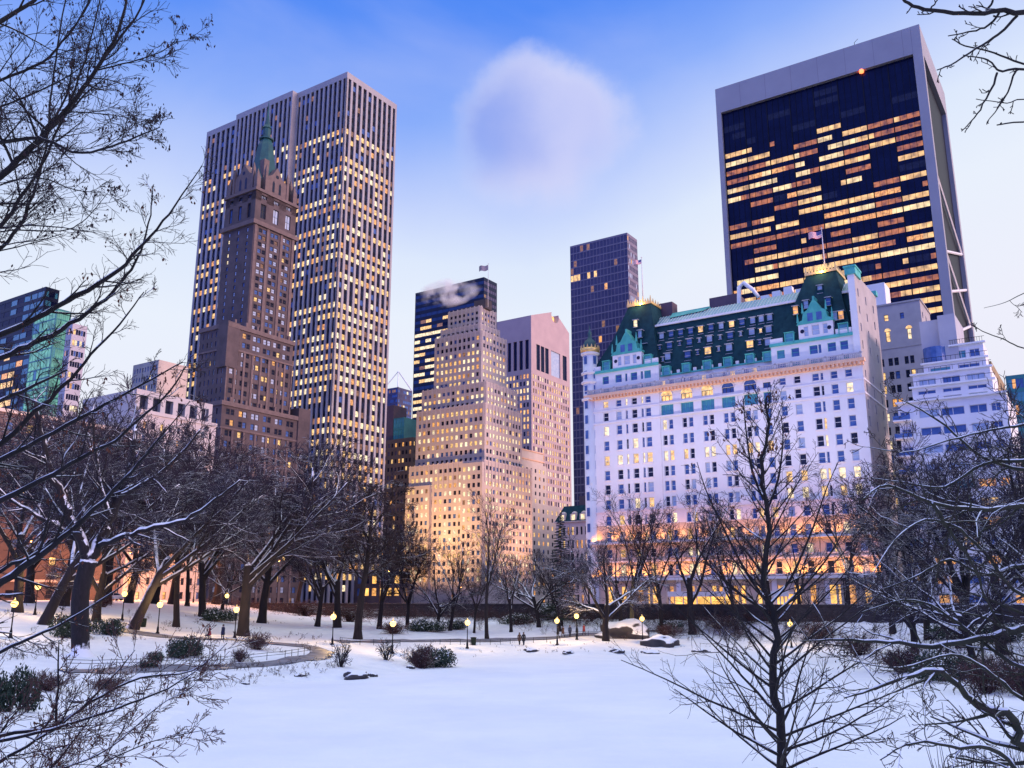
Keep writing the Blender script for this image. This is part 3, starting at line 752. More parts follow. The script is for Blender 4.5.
def gable_tower():
    b = Bld('granite_tower', 'pinkish granite office tower whose gabled top has a round notch', 'office tower', (531, 316, 192), seed=10)
    rng = b.rng; H = b.top; x0 = b.nx(494, 322); y1 = b.onW(569, 327)[0]; w = MB()
    ym = y1 * .62; rise = 11.0
    zmid = b.nz(531, 372)
    # tall arcade of dark openings below the roof, then the office grid
    b.facade(w, 'N', 0, x0, 0, zmid, H, even(x0 + 1, -1, 6, .58), [(zmid + 2.5, (H - zmid) * .52)], lambda i, j: 'glass_navy', style='bare', depth=.8)
    n = 30; rows = floors(4, zmid, n, .62, .2)
    pk = lambda i, j: choose(rng, {'lit_yellow': 5, 'lit_pale': 2, 'lit_orange': 2}) if rng.random() < .62 else choose(rng, {'glass_dark': 3, 'lit_dim': 1})
    b.facade(w, 'N', 0, x0, 0, 0, zmid, even(x0, 0, 10, .56, 1.5), rows, pk, style='bare', depth=.3)
    q = lambda px, py: b.onW(px, py)[0]
    ya, yb_ = q(536, 350), q(549, 350); yc, yd = q(551, 350), q(560, 350); ye, yf = q(562.5, 350), q(566.5, 350)
    cols = [(ya + (yb_ - ya) * (k + .5) / 3, (yb_ - ya) * .27) for k in range(3)] + [((yc + yd) / 2, yd - yc), ((ye + yf) / 2, yf - ye)]
    b.facade(w, 'W', 0, 0, y1, zmid, H, cols, [(zmid + 3, (H - zmid) * .46)], lambda i, j: 'glass_pale' if i == 3 else 'glass_navy', style=lambda i, j: 'bare', depth=.7)
    b.facade(w, 'W', 0, 0, y1, 0, zmid, even(0, y1, 16, .5, 1.2), rows, lambda i, j: choose(rng, {'lit_yellow': 5, 'lit_pale': 3, 'lit_orange': 1}) if rng.random() < .7 else choose(rng, {'glass_dark': 3, 'lit_dim': 2}), style='bare', depth=.3)
    b.shell(w, x0, 0, 0, y1, 0, H); b.part('wall', w, 'pink_granite')
    g = MB(); r = 5.0; zc = H + rise - 2.8
    prof = [(0, H + .02), (y1, H + .02), (y1, H + .6)]
    s = lambda y: H + .6 + rise * (1 - abs(y - ym) / (ym if y < ym else (y1 - ym)))
    arc = [(ym + r * math.sin(a), zc - r * math.cos(a) * 1.0) for a in [math.pi * .62 - math.pi * 1.24 * k / 12 for k in range(13)]]
    prof += [(arc[0][0] + .3, s(arc[0][0] + .3))] + arc + [(arc[-1][0] - .3, s(arc[-1][0] - .3)), (0, H + .6)]
    fr = [Vector((0, y, z)) for y, z in prof]; bk = [Vector((x0, y, z)) for y, z in prof]
    g.poly(fr); g.poly(list(reversed(bk)))
    for k in range(len(fr)): k2 = (k + 1) % len(fr); g.quad(fr[k2], fr[k], bk[k], bk[k2])
    b.part('gable', g, 'pink_granite')
    nd = MB(); nd.box(-4, -3.4, ym - r * .8, ym + r * .8, zc - r * .7, zc + r * .2); b.part('notch_lamp', nd, 'shop_glow')
    b.finish()
gable_tower()

def violet_tower():
    b = Bld('curtain_wall_tower', 'plain dark violet glass slab tower with a fine grid, rising behind the hotel turret', 'office tower', (627, 232.5, 207), seed=12)
    rng = b.rng; H = b.top; x0 = b.nx(570, 246); y1 = b.onW(637, 240)[0]; w = MB(); n = 46
    def pk(i, j):
        if j in (n - 5,) and i < 9: return choose(rng, {'glass_violet': 2, 'lit_yellow': 1})
        return choose(rng, {'glass_violet': 60, 'lit_dim': 1.0, 'lit_orange': .3})
    b.facade(w, 'N', 0, x0, 0, 0, H, even(x0, 0, 17, .86), floors(3, H - .8, n, .84, .08), pk, style='bare', depth=.12)
    b.facade(w, 'W', 0, 0, y1, 0, H, even(0, y1, 7, .7), floors(3, H - .8, n, .6, .2), lambda i, j: choose(rng, {'glass_pale': 2, 'glass_violet': 4, 'lit_orange': .3}), style='bare', depth=.12)
    b.shell(w, x0, 0, 0, y1, 0, H); b.part('wall', w, 'violet_metal'); b.finish()
violet_tower()

def dark_slab():
    b = Bld('slab_tower', 'broad dark glass slab tower framed in pale travertine with scattered lit office floors', 'office tower', (919, 24, 215), seed=14)
    rng = b.rng; H = b.top; x0 = b.nx(715, 89); y1 = b.onW(941, 66)[0]; fr = MB(); gl = MB(); jt = MB()
    fw = 3.2; zt = b.nz(916.6, 52.8)                          # underside of the blank top band
    dp = 1.6
    fr.box(x0, x0 + fw * .6, 0, 3, 0, zt); fr.box(-fw, 0, 0, 3, 0, zt); fr.box(x0, 0, 0, y1, zt, H)
    fr.box(-3, 0, y1 - 4.2, y1, 0, zt); fr.box(x0, x0 + 3, 3, y1, 0, zt); fr.box(x0 + 3, -3, y1 - 3, y1 - .01, 0, zt)
    for k in range(1, 8):
        x = x0 + (-x0) * k / 7.6; jt.box(x - .06, x + .06, -.02, .05, zt + .2, H - .1)
    jt.box(-fw - .02, -fw + .1, -.02, .05, zt, H - .1)
    gl.box(x0 + fw * .6, -fw, dp, dp + .6, 0, zt); gw = MB(); gw.box(-dp - .6, -dp, 3, y1 - 4.2, 0, zt)
    b.part('frame', fr, 'travertine'); b.part('panel_joint', jt, 'travertine_joint'); b.part('curtain_wall', gl, 'glass_navy'); b.part('side_glazing', gw, 'bronze_dark')
    xa, xb = x0 + fw * .6, -fw; nb = 8; bw = (xb - xa) / nb; fl = 3.95; nf = int(zt / fl)
    ml = MB()
    for k in range(nb + 1): x = xa + bw * k; x = min(max(x, xa + .15), xb - .15); ml.box(x - .15, x + .15, dp - .35, dp - .02, 0, zt)
    for k in range(nb * 4):
        if k % 4: x = xa + bw * k / 4; ml.box(x - .05, x + .05, dp - .2, dp - .02, 0, zt)
    b.part('mullion', ml, 'bronze_dark')
    band = {}
    for j in range(nf):
        top = nf - j
        PT = [0, 0, 0, 0, .06, .45, .6, .75, .8, .65, .7, .4, .35, .6, .75, .75, .35, .7, .7, .8, .65, .8, .85, .75, .7, .4, .55, .45, .2]
        p = min(.9, PT[top] * 1.2) if top < len(PT) else rng.choice([.1, .25, .5])
        band[j] = p
    for k in range(nb):
        for j in range(nf):
            z = fl * (j + .5)
            if z > zt - 1.5: continue
            a0 = xa + bw * k + .2; a1 = xa + bw * (k + 1) - .2; u = rng.random()
            if u < .55: segs = [(a0, a1)]
            else:
                c = a0 + (a1 - a0) * rng.choice([.2, .4, .6, .8]); segs = [(a0, c), (c, a1)]
            for (s0, s1) in segs:
                if rng.random() < band[j]: mt = choose(rng, {'lit_room': 5, 'lit_room_pale': 2.4, 'lit_orange': 1, 'lit_room_dim': 4.5})
                else: mt = choose(rng, {'glass_navy': 6, 'glass_dark': 2})
                if mt.startswith('glass') and rng.random() < .55: continue
                b.win('N', (s0 + s1) / 2, 0, z, s1 - s0, 1.95 if mt.startswith('lit') else 2.6, mt, 'bare', 'bronze_dark', dp - .03)
    br = MB(); zs = [b.onW(935, y_)[1] for y_ in (172, 205, 240, 275, 310)]
    ya, yb_ = 3.2, y1 - 4.4
    z = b.onW(936, 168)[1]; k = 0
    def bar(p, q, t=.55):
        br.tube([Vector(p), Vector(q)], [t, t], 6, 0, False)
    while z > 30:
        z2 = z - 15; bar((-.7, ya, z), (-.7, yb_, z2)); bar((-.7, yb_, z), (-.7, ya, z2)) if k % 2 else None
        bar((-.7, yb_, z2), (-.7, ya, z2 - 15)); z = z2 - 15; k += 1
    b.part('brace', br, 'white_panel')
    lw = MB()
    bc = MB(); xbk = b.nx(861, 70, -.05); zb = b.nz(861, 70.5, -.05); bc.lathe([(.2, zb - .9), (.85, zb - .5), (.85, zb + .5), (.2, zb + .9)], 10, 0, (xbk, .6)); b.part('beacon', bc, 'red_beacon')
    an = MB(); an.tube([Vector((x0 * .3, 4, H)), Vector((x0 * .3, 4, H + 3.5)), Vector((x0 * .3 + 1.5, 4, H + 4.6))], [.15, .1, .08], 5); b.part('roof_davit', an, 'iron')
    b.finish()
dark_slab()

def boxes(name, label, cat, corner, pl, pr, wall, lit, dark, p, seed, N=(8, .5), Wc=(5, .5), fl=3.6, hr=.5, style='bare', xy=None, py=None, z1=None, topblank=1.0, limit=60, depth=.25, frame='frame_dark', wallW=None):
    b = Bld(name, label, cat, corner, xy, seed=seed, limit=limit); rng = b.rng
    H = b.top if corner else z1
    py_ = py if py is not None else corner[1] + 10
    x0 = b.nx(pl, py_); y1 = b.onW(pr, py_)[0]; w = MB()
    n = max(1, round((H - topblank - 3) / fl)); rows = floors(3, H - topblank, n, hr, .25)
    pk = lambda i, j: choose(rng, lit) if rng.random() < (p(j / n) if callable(p) else p) else choose(rng, dark)
    b.facade(w, 'N', 0, x0, 0, 0, H, even(x0, 0, N[0], N[1], .5), rows, pk, style=style, depth=depth, frame=frame)
    b.facade(w, 'W', 0, 0, y1, 0, H, even(0, y1, Wc[0], Wc[1], .5), rows, pk, style=style, depth=depth, frame=frame, mi=1 if wallW else 0)
    b.shell(w, x0, 0, 0, y1, 0, H)
    b.x0, b.y1, b.H = x0, y1, H
    b.part('wall', w, [wall, wallW or wall]); return b
WARM = {'lit_yellow': 4, 'lit_pale': 2, 'lit_orange': 2}; DK = {'glass_dark': 4, 'glass_blue': 2}
# far and middle background
b = boxes('office_tower', 'distant blue glass tower with a thin open pyramid frame on its roof', 'office tower', (398, 387, 173), 383, 412, 'glass_violet', {'lit_dim': 1, 'lit_pale': .4}, {'glass_blue': 5, 'glass_violet': 2}, .12, 21, (8, .9), (8, .9), 4, .55, depth=.1, limit=40)
pyr = MB(); ap = Vector(((b.x0) / 2, b.y1 / 2, b.H + 16))
for c in ((b.x0, 0), (0, 0), (0, b.y1), (b.x0, b.y1)): pyr.tube([Vector((c[0], c[1], b.H)), ap], [.5, .4], 5)
b.part('roof_frame', pyr, 'white_panel'); b.finish()
b = boxes('office_building', 'dark office building with yellow windows between white pier tower and beige stepped tower', 'office building', (413, 437, 84), 376, 420, 'dark_stone', {'lit_yellow': 4, 'lit_orange': 3, 'lit_dim': 2}, {'glass_dark': 5, 'glass_violet': 2}, .3, 22, (10, .55), (3, .5), 4.0, .5, limit=60)
q = MB(); xa, xb = b.nx(379, 430, 2), b.nx(393, 430, 2); q.box(xa, xb, 2, 12, b.H, b.nz(386, 406, 2)); b.part('bulkhead', q, 'purple_clad')
xa2, xb2 = b.nx(393.3, 430, 2), b.nx(404, 430, 2); q = MB(); b.facade(q, 'N', 2, xa2, xb2, b.H, b.nz(398, 418, 2), even(xa2, xb2, 4, .85), floors(b.H, b.nz(398, 418, 2), 2, .8, .1), lambda i, j: 'glass_teal', style='bare', depth=.1); b.shell(q, xa2, xb2, 2, 12, b.H, b.nz(398, 418, 2), Wf=True); b.part('glass_penthouse', q, 'teal_panel'); b.finish()

def cream_block():
    b = Bld('apartment_building', 'small cream stone building with setbacks, close right of the beige stepped tower', 'building', (514, 447.5, 80), seed=23, limit=80); rng = b.rng
    w = MB(); T = [(543.5, 0, b.top), (546.5, .8, b.onW(530, 463, .8)[1]), (559, 1.6, b.onW(545, 505, 1.6)[1])]
    zs = [t[2] for t in T] + [0]
    for k, (pr, xo, zt) in enumerate(T):
        y1 = b.onW(pr, 480, xo)[0]; z0 = max(0, zs[k + 1] - .5)
        n = max(1, round((zt - z0) / 4.2))
        b.facade(w, 'W', xo, 0, y1, z0, zt, even(0, y1, 7 if k < 2 else 9, .34, .6), floors(z0, zt - 1.5, n, .5, .25), lambda i, j: choose(rng, {'glass_dark': 4, 'lit_yellow': 1.6, 'lit_orange': 1, 'glass_blue': 1}) if (k or j % 3 == 9) else None, style='bare')
        b.shell(w, -20, xo, -xo * .3, y1, z0, zt, N=True)
    b.part('wall', w, 'cream_stone')
    c = MB(); y1 = b.onW(543.5, 480)[0]; c.box(-20, .5, -.5, y1 + .4, b.top - 4.5, b.top - 3.9); c.box(-20, .4, -.4, y1 + .3, b.top, b.top + .5); b.part('cornice', c, 'terracotta_lit_orange'); b.finish()
cream_block()

def mansard_house():
    b = Bld('mansard_building', 'low cream building with a dark slate mansard and arched lit dormers beside the hotel turret', 'building', (594, 521, 29.2), seed=24); rng = b.rng
    x0 = b.nx(556, 525); H = b.top; w = MB(); dw = 12
    b.facade(w, 'N', 0, x0, 0, 0, H, even(x0, 0, 8, .42, .5), floors(1, H - .6, 6, .6, .2), lambda i, j: choose(rng, {'glass_dark': 4, 'lit_orange': 2, 'lit_yellow': 1}), style='sash')
    b.shell(w, x0, 0, 0, dw, 0, H, Wf=True); b.part('wall', w, 'cream_stone')
    r = MB(); r.frustum((x0 - .3, .3, -.3, dw), (x0 + 1.6, -1.6, 2.2, dw - 2), H + .3, H + 5); b.part('roof', r, 'green_slate')
    c = MB(); c.box(x0 - .5, .5, -.5, dw + .3, H, H + .3); b.part('cornice', c, 'cream_stone')
    ch = MB(); ch.box(x0 * .55, x0 * .35, 4, 7, H + 5, H + 8); b.part('chimney', ch, 'dark_stone')
    for px in (562.5, 573.5, 583):
        x = b.nx(px, 521); d = MB(); d.box(x - 1.05, x + 1.05, -.1, 2, H + .3, H + 2.4); d.lathe([(1.05, H + 2.4), (.8, H + 2.9), (.3, H + 3.2)], 10, 0, (x, .9)); o = b.part('dormer', d, 'cream_stone')
        g = MB(); g.quad((x - .6, -.13, H + .5), (x + .6, -.13, H + .5), (x + .6, -.13, H + 2.2), (x - .6, -.13, H + 2.2)); g.build('pane', M['lit_pale'], o)
    b.finish()
mansard_house()
# ------------------------------------------------------------------ the white chateau hotel
def hotel():
    b = Bld('grand_hotel', 'long white chateau style hotel with green mansard roof, copper gables and uplit base', 'hotel', (862, 361, 52), seed=31, limit=100)
    rng = b.rng; ZC = b.top                                 # cornice height
    X = lambda px, py=446: b.nx(px, py)
    Z = lambda py, px=607: b.nz(px, py)
    xL = X(590.5); xa = X(661); xb = X(777); D = 15.0
    rowsy = [(404.5, 6.5), (417, 8.5), (431, 9.2), (446, 9.6), (461, 9.6), (475.6, 9.6), (490, 9.6), (505, 9.6), (521, 9.6), (537.5, 10.5), (554, 8.5), (571, 11.5), (595, 17)]
    rows = sorted([(Z(y + h / 2), Z(y - h / 2) - Z(y + h / 2)) for y, h in rowsy])
    nr = len(rows)                                          # rows[0] is the ground floor
    colL = [(X(606.7), 1.3), (X(619.8), 1.3), (X(627.7), .5), (X(635.6), 1.3), (X(643.7), .5), (X(649.5), 1.3)]
    colR = [(X(787), 1.3), (X(802), 1.3), (X(821), 1.3), (X(827.5), .5), (X(840), 1.3), (X(855), 1.3)]
    mids = [668.3, 688.5, 709.5, 730.7, 753.5]
    midx = [X(m) for m in mids]; xs = X(770.5)
    colM = [c for x in midx for c in ((x - .72, .98), (x + .72, .98))] + [(xs, 1.2)]
    litrow = {8: .85, 9: .12, 5: .28, 7: .1, 6: .08, 4: .1, 3: .1, 10: .2, 11: .1, 12: .35}
    def pk(seg):
        def f(i, j):
            p = litrow.get(j, .12)
            if seg == 'R': p = {9: .5, 7: .1, 6: .45, 5: .75, 4: .3, 12: .05}.get(j, .1)
            if seg == 'M': p = {8: .6, 5: .1, 4: .55}.get(j, .08)
            if j == 0: return choose(rng, {'shop_glow': 5, 'lit_orange': 3, 'glass_dark': 1})
            if j in (1, 2, 3): p = .22
            return choose(rng, {'lit_yellow': 3, 'lit_pale': 4}) if rng.random() < p else choose(rng, {'glass_blue': 6, 'glass_dark': 2.5, 'glass_pale': 1})
        return f
    w = MB(); zsplit = (rows[-2][0] - .9)
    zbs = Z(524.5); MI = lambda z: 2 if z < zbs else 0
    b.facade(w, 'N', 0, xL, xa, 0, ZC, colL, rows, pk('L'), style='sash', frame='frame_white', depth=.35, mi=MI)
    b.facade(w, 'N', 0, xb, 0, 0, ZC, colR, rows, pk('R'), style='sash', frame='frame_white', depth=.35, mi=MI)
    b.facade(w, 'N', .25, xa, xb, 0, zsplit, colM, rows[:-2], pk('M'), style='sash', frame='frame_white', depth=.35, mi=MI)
    r0, r1 = rows[-2], rows[-1]
    b.facade(w, 'N', .25, xa, xb, zsplit, r1[0] - .3, [(x, 2.9) for x in midx] + [(xs, 1.6)], [(r0[0] - .15, r0[1] + .35)], lambda i, j: 'glass_teal' if i < 5 else 'glass_blue', style=lambda i, j: 'three' if i < 5 else 'sash', frame=lambda i, j: 'frame_teal', depth=.4)
    b.facade(w, 'N', .25, xa, xb, r1[0] - .3, ZC, [(x, 2.6) for x in midx] + [(xs, 1.6)], [(r1[0] - .1, r1[1] * .8)], lambda i, j: 'lit_yellow' if i < 3 else 'glass_blue', style='three', frame='frame_dark', depth=.4)
    for x_, e in ((xa, 1), (xb, -1)): w.quad((x_, 0, 0), (x_, .25, 0), (x_, .25, ZC), (x_, 0, ZC)); 
    # half-round heads of the tall middle windows
    for k, x in enumerate(midx):
        z = r1[0] - .1 + r1[1] * .8; hd = MB(); n = 10
        hd.poly([(x + 1.3 * math.cos(math.pi * q / n), .2, z + 1.1 * math.sin(math.pi * q / n)) for q in range(n + 1)]); b.part('fanlight', hd, 'lit_yellow' if k < 3 else 'glass_blue')
        a = MB(); P = [Vector((x + 1.42 * math.cos(math.pi * q / n), .18, z + 1.22 * math.sin(math.pi * q / n))) for q in range(n + 1)]; a.tube(P, [.14] * (n + 1), 5); b.part('window_arch', a, 'white_trim')
    # end wall on the avenue: tan brick, with the chimney at the street corner
    ztop = b.onW(874, 295)[1]; ych = 4.2; zch = b.nz(860, 272.5, 0); yW = b.onW(877, 310)[0]
    wrows = [(z, h * .9) for z, h in rows[1:]] + [(ZC + 3 + 3.6 * k, 1.7) for k in range(int((ztop - ZC - 4) / 3.6))]
    b.facade(w, 'W', 0, 0, yW, 0, ztop, [(2.2, .8), (yW * .45, .8), (yW * .8, 1.0)], sorted(wrows), lambda i, j: choose(rng, {'glass_dark': 5, 'glass_blue': 3, 'lit_yellow': .5}), style='sash', frame='frame_white', mi=1, depth=.3)
    w.quad((0, 0, ztop), (0, ych, ztop), (0, ych, zch), (0, 0, zch), 1)
    w.box(-1.3, -.5, ych, yW - .004, ZC, ztop - .003, 1); w.box(-1.3, -.5, .004, ych, ZC, zch - .004, 1); w.box(-.5, -.003, .003, ych, ztop - .3, zch - .005, 1); w.box(-.5, -.003, ych, yW - .005, ztop - .3, ztop - .004, 1)
    w.quad((-1.3, 0, ZC), (0, 0, ZC), (0, 0, zch), (-1.3, 0, zch), 0)
    b.shell(w, xL, 0, 0, yW, 0, ZC, 0)
    wall = b.part('wall', w, ['white_brick', 'tan_brick', 'glow_tinted_stone'])
    c = MB(); c.box(-1.7, .35, -.35, ych + .3, zch, zch + 1.4); c.box(-1.9, .5, -.5, ych + .45, zch + 1.4, zch + 1.8); c.box(-1.6, .4, yW - 1.5, yW + .3, ztop, ztop + 1); b.part('chimney', c, 'copper')
    # stone courses, cornice with modillions, balustrade
    t = MB(); zl1, zl2 = Z(545), Z(581); zl3 = Z(563)
    for z, d, h in ((zl1, 1.15, .45), (zl2, 1.2, .5), (zl3, .2, .3), (Z(423.8), .22, .35), (Z(411.5), .18, .3), (Z(513), .15, .28)):
        t.box(xL - .1, d * .3, -d, -.003, z, z + h); t.box(.003, .12, 0, yW, z, z + h)
    t.box(xL - .2, .25, -.25, -.004, 0, 1.1)
    for x, wd in colL + colR:                               # sills and flat heads
        for z, h in rows[1:]:
            t.box(x - wd / 2 - .15, x + wd / 2 + .15, -.16, -.002, z - .22, z - .02)
    for x, wd in colM:
        for z, h in rows[1:-2]: t.box(x - wd / 2 - .1, x + wd / 2 + .1, .1, .248, z - .22, z - .02)
    for k in range(7):                                      # rusticated pilaster strips of the base
        x = xL + (0 - xL) * k / 6; t.box(x - .5, x + .5, -.12, -.003, 1.1, zl2)
    b.part('string_course', t, 'white_trim')
    c = MB(); c.box(xL - 1.0, .6, -1.0, .25, ZC - .1, ZC + .55); c.box(xL - .5, .3, -.5, .25, ZC - .75, ZC - .1)
    n = 74
    for k in range(n): x = xL + (0 - xL) * (k + .5) / n; c.box(x - .2, x + .2, -.95, -.5, ZC - .65, ZC - .1)
    b.part('cornice', c, 'terracotta_lit_orange')
    bl = MB(); z0 = ZC + .55; bl.box(xL - .8, .4, -.8, -.55, z0 + .95, z0 + 1.15)
    for k in range(180): x = xL + (0 - xL) * (k + .5) / 180; bl.box(x - .07, x + .07, -.74, -.62, z0, z0 + .95)
    for k in range(19): x = xL + (0 - xL) * k / 18; bl.box(x - .2, x + .2, -.8, -.55, z0, z0 + 1.3)
    b.part('balustrade', bl, 'grey_panel')
    # attic storeys above the cornice
    zp = b.nz(596, 372.5); zm = b.nz(660, 375)
    at = MB()
    arow = lambda zt: [(ZC + 1.0, 1.0), (ZC + 2.9, zt - ZC - 4.1)]
    b.facade(at, 'N', .3, xL + .2, xa, ZC + .4, zp, [(x, 1.6 if q > 1 else .55) for x, q in colL], arow(zp), lambda i, j: choose(rng, {'glass_blue': 3, 'glass_teal': 2}), style='sash', frame=lambda i, j: 'frame_teal' if j else 'frame_white', depth=.3)
    b.facade(at, 'N', .3, xb, -1.3, ZC + .4, zp, [(x, 1.6 if q > 1 else .55) for x, q in colR[:-1]] + [(colR[-1][0] - .4, 1.5)], arow(zp), lambda i, j: choose(rng, {'glass_blue': 3, 'glass_teal': 2}), style='sash', frame=lambda i, j: 'frame_teal' if j else 'frame_white', depth=.3)
    b.facade(at, 'N', 1.0, xa, xb, ZC + .4, zm, [c2 for x in midx for c2 in ((x - .9, 1.0), (x + .9, 1.0))], [(ZC + 1.0, 1.0)], lambda i, j: choose(rng, {'glass_blue': 3, 'lit_yellow': 1}), style='sash', frame='frame_white', depth=.2)
    b.shell(at, xL + .2, xa, .3, D, ZC + .4, zp, Wf=True); b.shell(at, xb, -1.3, .3, D, ZC + .4, zp); b.shell(at, xa, xb, 1.0, D, ZC + .4, zm)
    b.part('attic_wall', at, 'white_brick')
    ev = MB()
    ev.box(xL - .1, xa + .1, -.1, .3, zp - .35, zp + .25); ev.box(xb - .1, -1.25, -.1, .3, zp - .35, zp + .25); ev.box(xa + .1, xb - .1, .75, 1.0, zm - .2, zm + .15)
    b.part('eaves', ev, 'copper')
    pb = MB()
    xc_ = xa + .6
    while xc_ < xb - .6: pb.box(xc_ - .35, xc_ + .35, .8, 1.1, zm + .15, zm + .85); xc_ += 1.9
    pb.box(xL, xL + 3, .1, .5, zp + .25, zp + 1.3); pb.box(xa - 3.4, xa, .1, .5, zp + .25, zp + 1.3); pb.box(xb, xb + 2.6, .1, .5, zp + .25, zp + 1.3); pb.box(-4.5, -1.4, .1, .5, zp + .25, zp + 1.3)
    b.part('parapet', pb, 'white_trim')
    # mansards
    rf = MB(); zr = b.nz(655, 326.5, 4.6); y_r = 4.6
    xe0, xe1 = xa - 3.5, -1.45; rf.frustum((xe0, xe1, 1.1, D), (xe0, xe1, y_r, D - 2), zm + .1, zr)
    rfo = b.part('roof', rf, 'green_slate')
    sk = MB(); sk.poly([(xe0, y_r - .15, zr + .05), (xe1, y_r - .15, zr + .05), (xe1, y_r + 4.4, zr + 3.4), (xe0, y_r + 4.4, zr + 3.4)]); sk.box(xe0, xe1, y_r + 4.4, D - 2, zr + .02, zr + 3.35)
    sko = b.part('skylight', sk, 'skylight_glass')
    sb = MB(); sb.box(xe0, xe1, y_r - .5, y_r - .12, zr - .25, zr + .22)
    n = 60
    for k in range(n + 1):
        x = xe0 + (xe1 - xe0) * k / n; sb.tube([Vector((x, y_r - .1, zr + .12)), Vector((x, y_r + 4.3, zr + 3.42))], [.06, .06], 4)
    sb.build('glazing_bar', M['white_trim'], sko)
    # copper strip of the skylight near the left tower
    cp = MB(); xq = X(691, 320); cp.poly([(xa + .2, y_r + 2.4, zr + 2.2), (xq, y_r + 3.2, zr + 2.8), (xq + 1, y_r + 4.3, zr + 3.7), (xa + .2, y_r + 4.3, zr + 3.9)]); cp.box(xa + .2, xq + 1, y_r + 4.3, y_r + 5, zr + 3.4, zr + 3.9); b.part('ridge_cover', cp, 'copper_bright')
    bk = MB(); q0, q1 = b.nx(709, 295, 12), b.nx(737, 292, 12); bk.box(q0, q1, 12, 17, zr - 2, b.nz(722, 296, 12)); b.part('bulkhead', bk, 'purple_clad'); bk = MB(); bk.box(b.nx(656, 303, 10), b.nx(672, 303, 10), 10, 13, zr - 2, b.nz(664, 303, 10)); b.part('bulkhead', bk, 'purple_clad')
    vt = MB(); v0 = b.nx(738, 290, 11); zz = b.nz(738, 290, 11); vt.tube([Vector((v0, 11, zz - 4)), Vector((v0 + .3, 11, zz + .6)), Vector((v0 + 1.4, 11, zz + 1.4)), Vector((v0 + 3.4, 11, zz - .6)), Vector((v0 + 4.6, 11, zz - 2.6))], [.5, .5, .5, .45, .4], 8); [vt.box(v0 + 5 + 2.6 * k, v0 + 6.8 + 2.6 * k, 11, 12.5, zz - 3.6, zz - 2.4 + .5 * (k % 3)) for k in range(4)]; b.part('duct', vt, 'white_panel')
    def pav(px0, px1, xA, xB):
        r = MB(); zt = b.nz((px0 + px1) / 2, 306 if px0 < 700 else 274, 5.0); t0, t1 = b.nx(px0, 306 if px0 < 700 else 274, 5.0), b.nx(px1, 306 if px0 < 700 else 274, 5.0)
        zq = zp + .2 + (zt - zp) * .5
        mx = lambda a, c, f: a + (c - a) * f
        f = .58
        r.frustum((xA, xB, .5, D), (mx(xA, t0, f), mx(xB, t1, f), mx(.5, 4.6, f), mx(D, 11.5, f)), zp + .2, zq); r.frustum((mx(xA, t0, f), mx(xB, t1, f), mx(.5, 4.6, f), mx(D, 11.5, f)), (t0, t1, 4.6, 11.5), zq, zt)
        b.part('roof', r, 'green_slate')
        g = MB(); g.box(t0 - .25, t1 + .25, 4.3, 4.75, zt, zt + .5); g.box(t1 - .2, t1 + .25, 4.75, 11.7, zt, zt + .5); g.box(t0 - .25, t0 + .2, 4.75, 11.7, zt, zt + .5)
        k = 0; x = t0
        while x <= t1 + .01:
            hh = 1.5 if k % 3 == 0 else .9; g.frustum((x - .22, x + .22, 4.3, 4.7), (x - .04, x + .04, 4.46, 4.54), zt + .5, zt + .5 + hh); x += (t1 - t0) / 9; k += 1
        for q in range(1, 6): y = 4.5 + 7 * q / 5; g.frustum((t1 - .2, t1 + .2, y - .2, y + .2), (t1 - .04, t1 + .04, y - .04, y + .04), zt + .5, zt + 1.6)
        b.part('cresting', g, 'gold')
        l = bpy.data.lights.new('crest_floodlight', 'POINT'); l.energy = 500; l.color = (1, .62, .22); l.shadow_soft_size = .3
        lo = bpy.data.objects.new('crest_floodlight', l); COL.objects.link(lo); lo.parent = b.root; lo.location = ((t0 + t1) / 2, 3.2, zt + .6)
        return t0, t1, zt
    tL = pav(629, 651.5, xL + .3, xa); tR = pav(806.5, 836.5, xb, -1.35)
    def slope_y(z, mid=True, f=None):
        if mid: return 1.1 + (y_r - 1.1) * (z - zm - .1) / (zr - zm - .1)
    def dormer(x, z, wd, hh, pane, y, dep=2.2, mat='grey_panel'):
        d = MB(); d.box(x - wd / 2 - .14, x - wd / 2, y - .35, y + dep, z - hh / 2, z + hh / 2 - .01, 1); d.box(x + wd / 2, x + wd / 2 + .14, y - .35, y + dep, z - hh / 2, z + hh / 2 - .01, 1)
        d.box(x - wd / 2 - .2, x + wd / 2 + .2, y - .5, y + dep, z + hh / 2, z + hh / 2 + .12); d.box(x - wd / 2 - .1, x + wd / 2 + .1, y - .4, y, z - hh / 2 - .08, z - hh / 2 - .005)
        d.box(x - wd / 2, x + wd / 2, y - .18, y - .12, z - .05, z + .05)
        o = b.part('dormer', d, [mat, 'copper' if mat == 'copper' else 'green_slate']); p = MB(); p.quad((x - wd / 2, y - .1, z - hh / 2), (x + wd / 2, y - .1, z - hh / 2), (x + wd / 2, y - .1, z + hh / 2), (x - wd / 2, y - .1, z + hh / 2)); p.build('pane', M[pane], o)
    G = {'glass_blue': 5, 'glass_pale': 3, 'lit_yellow': 1.2, 'lit_orange': .8}
    def droof(px, py, wd, hh, dep=2.2):
        # meet the mansard plane: iterate on depth
        y = 2.0
        for _ in range(6): x, z = b.onN(px, py, y); y = slope_y(z)
        dormer(x, z, wd, hh, choose(rng, G), y, dep)
    rowA = [(662, 337), (671.5, 335), (681, 333.6), (691, 332), (701, 330.4), (711.3, 328.5), (721.5, 327), (732, 325.4), (742.3, 323.3), (753, 321.6), (761.6, 320), (770, 318.6)]
    for p in rowA: droof(p[0], p[1], 1.15, 1.75)
